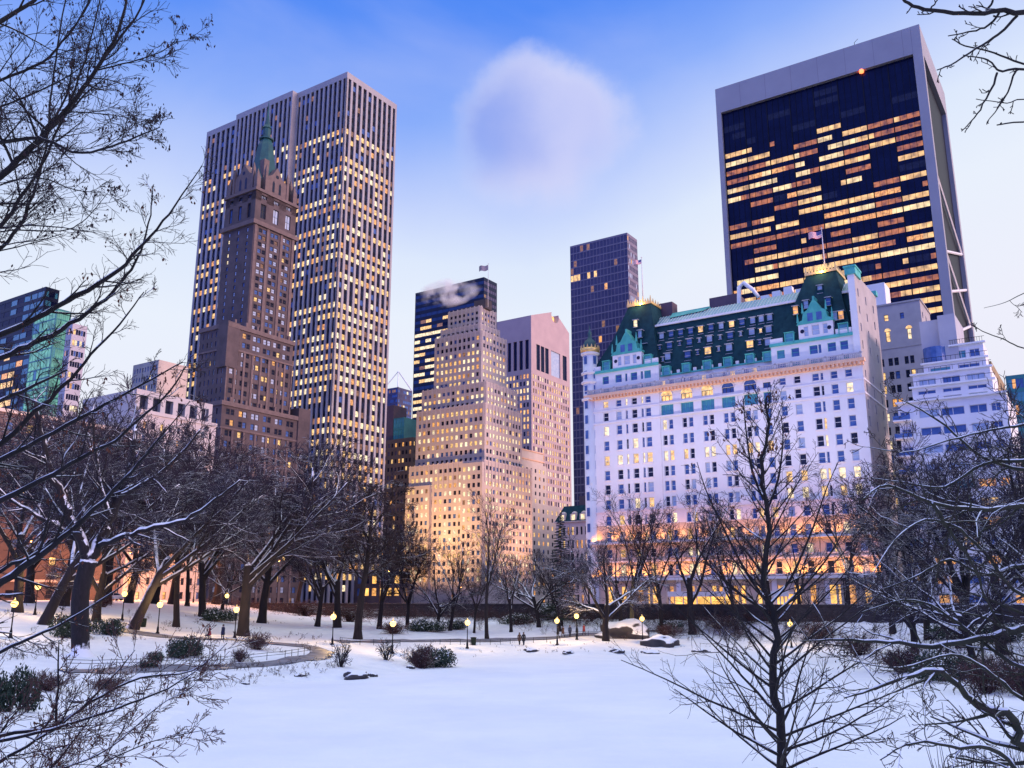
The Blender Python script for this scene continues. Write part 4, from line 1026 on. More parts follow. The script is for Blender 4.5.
    rowB = [(660, 347.5, 0), (669.8, 346.5, 1), (680, 343.5, 0), (689.7, 343, 1), (699.7, 340.5, 0), (709.8, 340, 1), (720.5, 337.5, 0), (730.5, 336.5, 1), (741, 334, 0), (752, 333, 1), (761, 331, 0), (769, 330.5, 1)]
    for x, y, k in rowB: droof(x, y, 1.3 if k else .6, 1.8 if k else .9)
    rowC = [(663.3, 359.5, 0), (668, 358, 1), (688, 356, 1), (698, 352.5, 0), (708.3, 352.3, 1), (719, 349, 0), (729.4, 349, 1), (750.4, 345.8, 1), (760, 342.5, 0), (768.5, 343.5, 1)]
    for x, y, k in rowC: droof(x, y, 1.45 if k else .6, 2.1 if k else 1.0)
    for px, py in ((666.3, 371), (686.3, 368), (707.3, 365.3), (727.9, 362.3), (750, 358.8), (767.5, 356.8)):
        x, z = b.onN(px, py, .6); dormer(x, z, 1.5, 1.9, 'glass_teal', .6, 1.5, 'copper')
    # pavilion dormers and the stepped copper gables
    for px, py in ((634.3, 323), (641, 334.5), (646, 348)): x, z = b.onN(px, py, 2.6); dormer(x, z, 1.0, 1.7, choose(rng, {'glass_pale': 1, 'lit_pale': 1}), 2.2 if py > 330 else 3.4, 2.5)
    for px, py in ((818.5, 288), (806.5, 305), (828.7, 302), (797.5, 312), (836.5, 318), (842.8, 317), (855.5, 316.5)): x, z = b.onN(px, py, 2.6); dormer(x, z, 1.0, 1.7, choose(rng, {'glass_pale': 1, 'lit_orange': .6, 'glass_blue': 1}), {288: 3.8, 305: 2.4, 302: 2.4}.get(py, 1.4), 2.4)
    for px, py in ((606.5, 366), (648, 360), (789.5, 338), (843.5, 329)): x, z = b.onN(px, py, .2); dormer(x, z, 1.6, 2.2, 'glass_teal', .25, 1.6, 'copper')
    def gable(px0, px1, pyb, pxa, pya):
        y = .05; g0, g1 = b.nx(px0, pyb, y), b.nx(px1, pyb, y); za = b.nz(pxa, pya, y); zb_ = zp + 3.3; xm = (g0 + g1) / 2; hw = (g1 - g0) / 2
        gw = MB(); b.facade(gw, 'N', y, g0, g1, zp + .25, zb_, [(xm, 1.5), (xm - 2.0, .9), (xm + 2.0, .9)] if False else sorted([(xm, 1.5), (xm - 1.9, .9), (xm + 1.9, .9)]), [(zp + .8, 2.1)], lambda i, j: 'glass_pale', style='sash', frame='frame_white', depth=.2)
        gw.quad((g1, y, zp + .25), (g1, 3.2, zp + .25), (g1, 3.2, zb_), (g1, y, zb_)); gw.quad((g0, 3.2, zp + .25), (g0, y, zp + .25), (g0, y, zb_), (g0, 3.2, zb_)); gw.quad((g0, y, zb_), (g1, y, zb_), (g1, 3.2, zb_), (g0, 3.2, zb_))
        o = b.part('gable_wall', gw, 'white_trim')
        for sx in (-1, 1): e = MB(); e.poly([(xm + sx * hw * .78 + .42 * math.cos(a * math.pi / 6), y - .04, zp + 1.9 + .42 * math.sin(a * math.pi / 6)) for a in range(12)]); e.build('oculus', M['glass_dark'], o)
        gc = MB(); h = za - zb_
        pr = [(-1.08, 0), (1.08, 0), (1.0, h * .10), (.74, h * .16), (.66, h * .42), (.40, h * .52), (.20, h * .74), (.06, h * .86), (.05, h), (-.05, h), (-.06, h * .86), (-.20, h * .74), (-.40, h * .52), (-.66, h * .42), (-.74, h * .16), (-1.0, h * .10)]
        fr = [Vector((xm + hw * q, y - .12, zb_ + z)) for q, z in pr]; bk = [Vector((xm + hw * q, y + 2.4, zb_ + z)) for q, z in pr]
        gc.poly(fr); gc.poly(list(reversed(bk)))
        for k in range(len(fr)): k2 = (k + 1) % len(fr); gc.quad(fr[k2], fr[k], bk[k], bk[k2])
        for sx in (-1, -.68, .68, 1): xq_ = xm + sx * hw; zq_ = zb_ + (h * .1 if abs(sx) == 1 else h * .42); gc.frustum((xq_ - .22, xq_ + .22, y - .2, y + .24), (xq_ - .04, xq_ + .04, y, y + .05), zq_, zq_ + 2.2)
        o = b.part('gable', gc, 'copper_bright'); p = MB()
        for sx in (-.26, .26): p.quad((xm + hw * sx - .55, y - .15, zb_ + .5), (xm + hw * sx + .55, y - .15, zb_ + .5), (xm + hw * sx + .55, y - .15, zb_ + 2.2), (xm + hw * sx - .55, y - .15, zb_ + 2.2))
        p.build('pane', M['glass_blue'], o)
    gable(612.5, 641.5, 356, 626.5, 329); gable(798, 833, 325, 813.5, 296)
    # round corner turret
    tx, ty, tr_ = xL - .2, 1.1, 1.75; tw = MB(); zt = b.nz(592, 353, 0)
    tw.lathe([(tr_ + .15, 0), (tr_ + .15, zl2), (tr_, zl2 + .2), (tr_, zt)], 20, 0, (tx, ty)); to = b.part('turret', tw, 'white_brick')
    tc = MB()
    for z in (ZC - .6, ZC + 3.4, zp - .3, zt - .4): tc.lathe([(tr_ + .05, z), (tr_ + .45, z + .3), (tr_ + .45, z + .6), (tr_ + .02, z + .7)], 20, 0, (tx, ty))
    tc.build('turret_band', M['white_trim'], to)
    tp = MB()
    for j in range(14):
        z = zt - 2.6 - j * 3.5
        for a in (-1.75, -.45): 
            u = Vector((math.cos(a), math.sin(a), 0)); s_ = Vector((-u.y, u.x, 0)); c0 = Vector((tx, ty, z)) + u * (tr_ + .03)
            tp.quad(c0 - s_ * .42, c0 + s_ * .42, c0 + s_ * .42 + Vector((0, 0, 1.9)), c0 - s_ * .42 + Vector((0, 0, 1.9)))
    tp.build('turret_window', M['glass_blue'], to)
    cr = MB(); cr.lathe([(tr_ + .1, zt), (tr_ + .5, zt + .7), (tr_ + .5, zt + 1.3), (tr_ + .2, zt + 1.3), (tr_ + .2, zt + .8)], 20, 0, (tx, ty))
    for k in range(14): a = k * math.pi / 7; cr.frustum((tx + (tr_ + .35) * math.cos(a) - .16, tx + (tr_ + .35) * math.cos(a) + .16, ty + (tr_ + .35) * math.sin(a) - .16, ty + (tr_ + .35) * math.sin(a) + .16), (tx + (tr_ + .35) * math.cos(a) - .04, tx + (tr_ + .35) * math.cos(a) + .04, ty + (tr_ + .35) * math.sin(a) - .04, ty + (tr_ + .35) * math.sin(a) + .04), zt + 1.3, zt + 2.1)
    cr.build('turret_crown', M['gold'], to)
    dm = MB(); dm.lathe([(tr_, zt + .8), (tr_ * .95, zt + 2.2), (tr_ * .7, zt + 3.2), (.55, zt + 3.8), (.4, zt + 4.6), (.5, zt + 5.2), (.15, zt + 5.8), (.04, zt + 7.2)], 16, 0, (tx, ty)); dm.build('turret_dome', M['copper_dark'], to)
    # entrance canopies and shop windows facing the park
    for p0, p1 in ((678, 735), (779, 797)):
        cn = MB(); cg = MB(); x0, x1 = X(p0, 596), X(p1, 596); z1 = Z(594.5); cn.box(x0, x1, -5, -.3, z1, z1 + .35); cn.box(x0, x1, -5.2, -5, z1 - .5, z1 + .5)
        k = x0 + .3
        while k <= x1: cn.tube([Vector((k, -4.8, 0)), Vector((k, -4.8, z1))], [.12, .12], 6); k += (x1 - x0 - .6) / 4
        cg.box(x0 + .3, x1 - .3, -2.2, -1.0, .3, z1 - .1)
        co = b.part('canopy', cn, 'white_trim'); cg.build('glazing', M['shop_glow'], co)
    # floodlights on the stone ledges washing the wall between the windows
    lx = []
    cc = sorted([x for x, wd in colL + colR if wd > 1] + midx + [xs])
    lx = [(cc[k] + cc[k + 1]) / 2 for k in range(len(cc) - 1)] + [xL + 1.2, -.8]
    for zl, pw in ((zl1 + .47, 1), (zl2 + .52, 1.35)):
        for x in lx:
            f = MB(); f.box(x - .22, x + .22, -1.12, -.84, zl, zl + .16); o = b.part('floodlight', f, 'iron')
            l = bpy.data.lights.new('floodlight_beam', 'AREA'); l.shape = 'RECTANGLE'; l.size = 1.9; l.size_y = .2; l.energy = 190 * pw; l.color = (1, .36, .05); l.spread = RAD(150)
            lo = bpy.data.objects.new('floodlight_beam', l); COL.objects.link(lo); lo.parent = o; lo.location = (x, -.98, zl + .22); lo.rotation_euler = (RAD(180 - 8), 0, 0)
    b.finish(sub=True)
    return b, tL, tR
HB, TL_, TR_ = hotel()

def flagpole(b, x, y, z0, z1, label_pole, label_flag, flagw, mats, side=1, drop=1.0, name='flagpole'):
    p = b.M @ Vector((x, y, z0)); L = z1 - z0
    m = MB(); m.lathe([(.16, 0), (.11, L * .6), (.06, L)], 8); m.lathe([(.02, L), (.17, L + .12), (.17, L + .22), (.02, L + .36)], 8)
    m.build('flagpole', M['frame_white'], None, p); tag(bpy.data.objects[bpy.context.scene.collection.objects[-1].name], label_pole, 'flagpole')
    f = MB(); n = 10; hh = flagw * .6; rows = 13
    mats_ = ['flag_red', 'flag_white', 'flag_blue'] if mats == 'stripes' else [mats]
    def P(u, v): return Vector((side * (.1 + u * flagw), .25 * math.sin(u * 7) * u * flagw * .5, L * drop - .3 - hh + hh * v - .35 * u * u * hh - .15 * math.sin(u * 5) * hh))
    for r in range(rows):
        for k in range(n):
            mi = 0
            if mats == 'stripes': mi = 2 if (k < 4 and r > 5) else r % 2
            for off in (0, .02):
                q = [P(k / n, r / rows), P((k + 1) / n, r / rows), P((k + 1) / n, (r + 1) / rows), P(k / n, (r + 1) / rows)]
                q = [v + Vector((0, off, 0)) for v in q]
                f.quad(*(q if off == 0 else reversed(q)), mi, True)
    o = f.build('flag', [M[k] for k in mats_], None, p, ANG * .3); tag(o, label_flag, 'flag')
pm('flag_red', (.55, .06, .07), rough=.8); pm('flag_white', (.75, .70, .72), rough=.8); pm('flag_blue', (.05, .06, .22), rough=.8); pm('flag_grey', (.28, .26, .32), rough=.8)
xf, zf = HB.onN(821.5, 229, 6); flagpole(HB, xf, 6, TR_[2] + .3, zf, 'pale flagpole on the golden crest of the hotel roof by its tan chimney', 'red striped flag flying before the dark lit slab tower', 2.6, 'stripes', -1)
xf, zf = HB.onN(641.5, 258, 7); flagpole(HB, xf, 7, TL_[2] + .3, zf, 'thin flagpole on the hotel roof tower next to the round turret', 'small striped flag flying beside the plain violet tower', 1.8, 'stripes', -1)
xf, zf = st.onN(488.3, 264, 2); flagpole(st, xf, 2, st.top, zf, 'flagpole on the crown of the beige stepped tower', 'small grey flag flying above the beige stepped tower', 4.2, 'flag_grey', -1)

# ------------------------------------------------------------------ right hand buildings
def grey_apartments():
    b = Bld('apartment_building', 'grey brick apartment block with two arched lit windows, between the hotel and white terraces', 'apartment building', (919.5, 300, 77), seed=41, limit=90); rng = b.rng
    H = b.top; x0 = b.nx(868, 307); y1 = b.onW(930, 316)[0]; w = MB()
    X = lambda p: b.nx(p, 380)
    cols = sorted([(X(878.5), .9), (X(884), .9), (X(892.5), 1.0), (X(898.5), 1.0), (X(908.8), .9), (X(914.5), .9)])
    rows = [(H - 3.9, 1.5), (H - 9.2, 2.6)] + [(H - 15.2 - 3.35 * k, 1.9) for k in range(17)]
    rows = sorted(r for r in rows if r[0] > 2); n = len(rows)
    def pk(i, j):
        if j == n - 1: return {0: 'glass_blue', 2: 'lit_yellow', 4: 'glass_blue'}.get(i)
        if j == n - 2: return {2: 'lit_yellow', 5: 'lit_pale'}.get(i)
        return choose(rng, {'lit_yellow': 1.2, 'lit_pale': .8, 'lit_orange': .5}) if rng.random() < (.3 if j > 4 else .15) else choose(rng, {'glass_dark': 5, 'glass_blue': 1.5})
    b.facade(w, 'N', 0, x0, 0, 0, H, cols, rows, pk, style='sash', frame='frame_dark')
    b.facade(w, 'W', 0, 0, y1, 0, H, even(0, y1, 3, .25), rows, lambda i, j: choose(rng, {'glass_dark': 4, 'lit_dim': 1}), style='sash')
    b.shell(w, x0, 0, 0, y1, 0, H); b.part('wall', w, 'grey_brick')
    for p, k in ((892.5, 2), (914.5, 5)):
        x = X(p); a = MB(); a.poly([(x + .75 * math.cos(math.pi * q / 8), -.02, H - 6.6 + .8 * math.sin(math.pi * q / 8)) for q in range(9)]); b.part('fanlight', a, 'lit_yellow')
    c = MB(); c.box(x0, .25, -.25, y1, H, H + .4); c.box(x0, .15, -.15, 0, H - 11, H - 10.6); b.part('cornice', c, 'grey_brick')
    q = MB(); xa, xb = b.nx(866, 295, 3), b.nx(885.5, 295, 3); q.box(xa, xb, 3, 9, H, b.nz(885, 282, 3)); b.part('penthouse', q, 'white_panel')
    b.finish()
grey_apartments()
def white_terraces():
    b = Bld('terraced_apartments', 'white modern apartment block with stepped terraces and wide blue window strips', 'apartment building', (1006, 393, 42.5), seed=42, limit=90); rng = b.rng
    H = b.top; w = MB(); rl = MB()
    X = lambda p, y=0, py=430: b.nx(p, py, y)
    x0 = X(900); y1 = 16
    gb = {'glass_blue': 5, 'glass_teal': 1.2, 'glass_pale': 1}
    n = 11; rows = floors(1, H - .6, n, .44, .3)
    cols = [(X(906.5), X(911.5) - X(901.5)), (X(931), X(942) - X(921)), (X(955), X(968) - X(944)), (X(981), X(990) - X(972)), (X(999), X(1004) - X(994))]
    cols = [(c, d * .98) for c, d in cols]
    b.facade(w, 'N', 0, x0, 0, 0, H, cols, rows, lambda i, j: choose(rng, {'lit_orange': 2, 'lit_yellow': 1, 'glass_dark': 1}) if j < 7 and rng.random() < .5 else choose(rng, gb), style='strip', frame='frame_white', depth=.35)
    b.shell(w, x0, 0, 0, y1, 0, H, Wf=True)
    # upper terraces: (px left, px right, inset y, py top at right)
    up = [(912, 993, 2.0, 379.5, 2), (914, 992, 4.5, 366.5, 1), (926, 989, 7.0, 357, 1), (956, 988, 8.5, 342, 1)]
    zlo = H
    for k, (p0, p1, yi, py, nr_) in enumerate(up):
        xa, xb = X(p0, yi, 390), X(p1, yi, 385); zt = b.nz(p1, py, yi)
        if k == 0: zt = max(zt, H + 3)
        cc = even(xa, xb, 3 if k < 2 else 2, .72, .4)
        b.facade(w, 'N', yi, xa, xb, zlo - .3, zt, cc, floors(zlo, zt - .3, nr_, .5, .3), lambda i, j: choose(rng, gb), style='strip', frame='frame_white', depth=.3)
        b.shell(w, xa, xb, yi, y1, zlo - .3, zt, Wf=True)
        w.box(xa - .4, xb + .5, yi - .7, yi + .1, zt + .003, zt + .3)
        rl.box(xa - .2, xb + .4, yi - .62, yi - .56, zt + 1.15, zt + 1.22)
        for q in range(14): x = xa + (xb - xa) * q / 13; rl.box(x - .03, x + .03, yi - .61, yi - .57, zt + .3, zt + 1.15)
        zlo = zt
    w.box(x0 - .3, .3, -.8, -.005, H + .003, H + .35)
    bf = MB()
    for j in range(n):
        z = rows[j][0] - .5; w.box(x0 - .8, X(913), -1.6, -.006, z, z + .25); bf.box(x0 - .75, X(913), -1.58, -1.5, z + .25, z + 1.05)
    # blank tower with the curved glass bay
    yb_ = 9.5; xa, xm, xb = X(921, yb_, 340), X(940.5, yb_, 340), X(958, yb_, 340); z1, z2 = b.nz(940, 319, yb_), b.nz(957, 314.5, yb_)
    tw = MB(); tw.box(xa, xm, yb_, y1 + 4, H - 1, z1); tw.box(xm + .004, xb, yb_ - 1.2, y1 + 4, H - 1, z2); b.part('stair_tower', tw, 'grey_panel')
    cb = MB(); xc = X(935, yb_, 350); cb.lathe([(2.2, b.nz(935, 369, yb_)), (2.2, b.nz(935, 349, yb_))], 14, 0, (xc, yb_ - .2), False); b.part('glass_bay', cb, 'glass_blue')
    b.part('wall', w, 'white_panel'); b.part('railing', rl, 'iron'); b.part('balcony_front', bf, 'glass_blue'); b.finish()
white_terraces()
b = boxes('westlit_block', 'yellow block peeping out behind the white terraces, west light coloured in', 'building', (991, 361, 64), 980, 1003, 'westlit_yellow', {'lit_yellow': 1}, DK, .2, 43, (3, .4), (4, .35), 3.6, .5, limit=20); b.finish()  # added block standing in for the lit west face of the terraces
b = boxes('glass_building', 'teal glass building at the right edge of the view behind branches', 'office building', (1040, 372, 70), 1006, 1060, 'teal_panel', WARM, {'glass_teal': 4, 'glass_blue': 1}, .08, 44, (8, .88), (3, .8), 3.8, .7, depth=.1, limit=30); b.finish()

# ------------------------------------------------------------------ left hand buildings
b = boxes('glass_tower', 'dark teal glass tower at the far left with lit rows of windows', 'office tower', (46, 286.5, 132), -40, 59, 'navy_panel', {'lit_yellow': 3, 'lit_orange': 1}, {'glass_teal': 3, 'glass_navy': 5}, lambda u: .42 if u < .8 else 0, 51, (14, .92), (4, .9), 4.0, .6, depth=.1, limit=60); b.finish()
b = boxes('glass_tower', 'pale green glowing glass tower in front of the dark teal tower', 'office tower', (57, 308, 113), 34, 71, 'teal_panel', {'lit_green': 1}, {'glass_teal': 1}, .93, 52, (7, .95), (6, .95), 3.8, .86, depth=.08, limit=60); b.finish()
b = boxes('apartment_building', 'narrow grey building with horizontal bands right of the green glowing tower', 'apartment building', (73, 323, 100), 66, 87, 'grey_panel', WARM, DK, .3, 53, (3, .6), (5, .9), 3.8, .5, depth=.15, limit=30); b.finish()
b = boxes('apartment_building', 'plain pale grey building with a blank side wall left of the brown tower', 'apartment building', (159, 359.5, 96), 133, 188, 'grey_brick', WARM, {'glass_blue': 3, 'glass_dark': 2}, .08, 54, (9, .5), (1, .001), 3.6, .5, wallW='cream_stone', limit=40); b.finish()
BASEL = Vector((-111, 170)); Bv = BX.xy
def avenue_block():
    p = BASEL + Bv * 42
    b = Bld('terraced_building', 'pale stone apartment house with a terrace colonnade of dark openings below the brown tower', 'apartment building', None, (p.x, p.y), seed=55, limit=80); rng = b.rng
    zt = b.onW(140, 389)[1]; y1 = b.onW(212, 415)[0]; y0 = 0; w = MB()
    b.facade(w, 'W', 0, y0, y1, zt - 6, zt, even(y0, y1, 6, .62, .4), [(zt - 4.6, 3.2)], lambda i, j: 'glass_dark', style='bare', depth=1.2)
    n = 13; b.facade(w, 'W', 2.0, y0, y1, 0, zt - 6, even(y0, y1, 9, .38, .4), floors(2, zt - 7, n, .5, .25), lambda i, j: choose(rng, {'glass_dark': 5, 'glass_blue': 2, 'lit_orange': 1.2, 'lit_yellow': .8}), style='sash')
    b.shell(w, -22, 0, y0, y1, zt - 6, zt, N=True); b.shell(w, -22, 2, y0, y1, 0, zt - 6, N=True); w.box(-.3, 2.4, y0, y1, zt - 6, zt - 5.2)
    b.part('wall', w, 'pale_stone'); b.finish()
    p = BASEL - Bv * 34
    b = Bld('apartment_building', 'pinkish stone apartment house behind the snowy trees, glowing orange near the street', 'apartment building', None, (p.x, p.y), seed=56, limit=80); rng = b.rng
    y1 = 75.5; zt = 40; w = MB(); b.facade(w, 'W', 0, 0, y1, 0, zt, even(0, y1, 18, .36, .4), floors(2, zt - 1, 11, .52, .25), lambda i, j: choose(rng, {'glass_dark': 5, 'glass_blue': 2, 'lit_orange': 1, 'lit_yellow': .9}), style='sash')
    b.shell(w, -22, 0, 0, y1, 0, zt, N=True); b.part('wall', w, 'pink_stone')
    c = MB(); c.box(-22, .6, -.6, y1 - .01, zt, zt + .7); c.box(.003, .3, 0, y1, 6.2, 6.7); b.part('cornice', c, 'cream_stone'); b.finish()
avenue_block()
def low_row():
    b = boxes('shop_building', 'low dark building with glowing shop windows between brown tower and beige tower', 'shop building', (402, 571, 17), 250, 410, 'pink_stone', {'shop_glow': 3, 'lit_orange': 2, 'lit_yellow': 1}, DK, lambda u: .9 if u < .3 else .4, 57, (22, .62), (5, .5), 4.0, .62, limit=60); b.finish()
low_row()
# ------------------------------------------------------------------ park wall, trees, lamps, people
def park_wall():
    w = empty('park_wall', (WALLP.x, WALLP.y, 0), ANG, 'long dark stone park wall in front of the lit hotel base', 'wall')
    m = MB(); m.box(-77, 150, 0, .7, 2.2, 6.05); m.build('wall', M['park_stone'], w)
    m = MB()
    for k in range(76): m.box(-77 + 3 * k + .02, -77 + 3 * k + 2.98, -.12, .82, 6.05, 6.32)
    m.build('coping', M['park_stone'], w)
park_wall()

UPV = Vector((0, 0, 1))
def rv(rng): return Vector((rng.gauss(0, 1), rng.gauss(0, 1), rng.gauss(0, 1)))
def bend(d, ang, rng, axis=None):
    a = axis if axis is not None else d.cross(rv(rng))
    if a.length < 1e-5: a = d.orthogonal()
    return (Matrix.Rotation(ang, 3, a.normalized()) @ d).normalized()
def grow(out, rng, p, d, L, r, lvl, cfg, last=None):
    last = cfg['last'] if last is None else last
    c = cfg['lv'][min(lvl, len(cfg['lv']) - 1)]
    n = c['seg']; pts = [p.copy()]; rad = [r]; re = max(cfg['rmin'], r * c['end'])
    dd = d.copy()
    for k in range(n):
        dd = (dd + rv(rng) * c['wig'] + UPV * c['trop']).normalized()
        pts.append(pts[-1] + dd * (L / n)); rad.append(r + (re - r) * (k + 1) / n)
    out.append((lvl, pts, rad))
    if lvl >= last: return
    K = c['kids']; K = K if isinstance(K, int) else rng.randint(*K)
    for i in range(K):
        f = c['lo'] + (1 - c['lo']) * (i + rng.random() * .9) / K; f = min(f, .999)
        j = int(f * n); t = f * n - j; q = pts[j].lerp(pts[j + 1], t); rr = rad[j] + (rad[j + 1] - rad[j]) * t
        dl = (pts[j + 1] - pts[j]).normalized()
        nd = bend(dl, RAD(rng.uniform(*c['ang'])), rng)
        if c.get('flat'): nd.z *= c['flat']; nd.normalize()
        L2 = L * rng.uniform(*c['lr']) * (1.1 - .5 * (f - c['lo']))
        grow(out, rng, q, nd, L2, max(cfg['rmin'], rr * c['rr']), lvl + 1, cfg, last)
def V(seg, wig, trop, kids, lo, ang, lr, rr, end, flat=None): return dict(seg=seg, wig=wig, trop=trop, kids=kids, lo=lo, ang=ang, lr=lr, rr=rr, end=end, flat=flat)
VASE = dict(rmin=.010, last=4, lv=[V(5, .05, .03, (5, 6), .62, (20, 46), (1.35, 1.9), .62, .62), V(7, .09, .035, 8, .22, (28, 55), (.34, .55), .55, .3), V(5, .13, .03, 9, .15, (28, 60), (.38, .6), .55, .4), V(4, .16, .02, 8, .12, (25, 60), (.45, .75), .6, .5), V(3, .18, .02, 0, 0, (0, 0), (0, 0), 1, .6)])
TALL = dict(rmin=.010, last=4, lv=[V(12, .035, .02, 13, .36, (28, 55), (.26, .42), .45, .22), V(6, .10, .06, 7, .2, (28, 55), (.34, .55), .5, .35), V(5, .14, .04, 8, .15, (28, 60), (.4, .6), .55, .4), V(4, .16, .03, 5, .12, (25, 60), (.45, .75), .6, .5), V(3, .18, .02, 0, 0, (0, 0), (0, 0), 1, .6)])
FAN = dict(rmin=.010, last=4, lv=[V(4, .08, .02, (5, 7), .5, (30, 62), (1.5, 2.1), .6, .7), V(7, .16, .0, 8, .2, (30, 62), (.32, .5), .6, .35), V(5, .18, -.01, 8, .15, (30, 65), (.38, .6), .6, .4), V(4, .2, -.02, 9, .12, (25, 60), (.45, .7), .6, .5), V(3, .2, 0, 0, 0, (0, 0), (0, 0), 1, .6)])
THIN = dict(rmin=.009, last=4, lv=[V(6, .04, .03, (4, 5), .55, (14, 34), (1.2, 1.7), .6, .6), V(8, .08, .05, 7, .22, (24, 48), (.32, .5), .52, .3), V(5, .12, .04, 7, .15, (26, 55), (.36, .58), .55, .4), V(4, .15, .03, 5, .15, (25, 55), (.4, .65), .6, .5), V(3, .18, .02, 0, 0, (0, 0), (0, 0), 1, .6)])
SHRUB = dict(rmin=.007, last=3, lv=[V(4, .1, .06, 5, .2, (20, 50), (.4, .7), .6, .5), V(4, .15, .05, 5, .15, (25, 55), (.4, .7), .6, .5), V(3, .18, .03, 4, .2, (25, 60), (.4, .7), .6, .5), V(3, .2, .02, 0, 0, (0, 0), (0, 0), 1, .6)])
SIDES = [9, 7, 5, 4, 3, 3]
def tree_meshes(chains, mats, trunk_lv=0, twig_lv=3):
    """trunk mesh and crown mesh; the crown holds bark on its limbs and thinner wood on its twigs"""
    tr, cr = MB(), MB()
    for lv, pts, rad in chains:
        if lv <= trunk_lv:
            e = (pts[-1] - pts[-2]).normalized(); pts = pts + [pts[-1] + e * rad[-1] * .8, pts[-1] + e * rad[-1] * 1.5]; rad = rad + [rad[-1] * .8, .012]
            tr.tube(pts, rad, SIDES[min(lv, 5)], 0)
        else: cr.tube(pts, rad, SIDES[min(lv, 5)], 0 if lv < twig_lv else 1)
    return tr.mesh('trunk', [M[mats[0]]]), cr.mesh('crown', [M[mats[0]], M[mats[1]]])
def proto(cfg, seed, L0, r0, mats, lean=0.0, H=10.0):
    rng = random.Random(seed); ch = []
    d = Vector((math.sin(lean), 0, math.cos(lean)))
    grow(ch, rng, Vector((0, 0, -.25)), d, L0, r0, 0, cfg)
    rad0 = ch[0][2]; rad0[0] *= 1.35
    top = max(p.z for c in ch for p in c[1]); k = H / top
    ch = [(lv, [p * k for p in pts], rad) for lv, pts, rad in ch]
    return tree_meshes(ch, mats)
SNOWY = ('bark_snowy', 'twig_purple'); DARK = ('bark', 'twig'); PURP = ('bark_snowy', 'twig_purple')
PROTO = {
    'vase1': proto(VASE, 1, 2.6, .26, SNOWY), 'vase2': proto(VASE, 7, 3.0, .24, SNOWY, .08), 'vase3': proto(VASE, 12, 2.4, .22, DARK, -.1),
    'vase4': proto(VASE, 23, 3.2, .23, PURP), 'tall1': proto(TALL, 3, 9.2, .20, DARK), 'tall2': proto(TALL, 5, 9.2, .17, PURP, .05),
    'thin1': proto(THIN, 41, 3.2, .19, SNOWY), 'thin2': proto(THIN, 43, 3.6, .17, SNOWY, .06), 'thin3': proto(THIN, 47, 3.0, .18, DARK, -.06),
    'fan1': proto(FAN, 4, 2.2, .30, SNOWY), 'fan2': proto(FAN, 9, 2.5, .28, SNOWY, .12), 'lean1': proto(VASE, 31, 3.6, .25, SNOWY, .3),
}
TREEN = [0]
def tree(kind, px, py, top, label, group, rot=None, wide=1.0, Y=None, name='bare_tree'):
    g = ground_hit(px, py) if Y is None else on_ground(px, Y)
    h = atY(px, top, g.y).z - g.z; s = h / 10; TREEN[0] += 1
    rng = random.Random(TREEN[0] * 7 + 1)
    o = empty(name, g, rng.uniform(0, 6.28) if rot is None else rot, label, 'tree', group)
    link('trunk', PROTO[kind][0], o); link('crown', PROTO[kind][1], o)
    o.scale = (s * wide, s * wide, s); return o
GL = 'bare trees of the left bank'; GC = 'bare trees beyond the pond'; GH = 'bare street trees in front of the hotel'; GR = 'bare trees of the right bank'
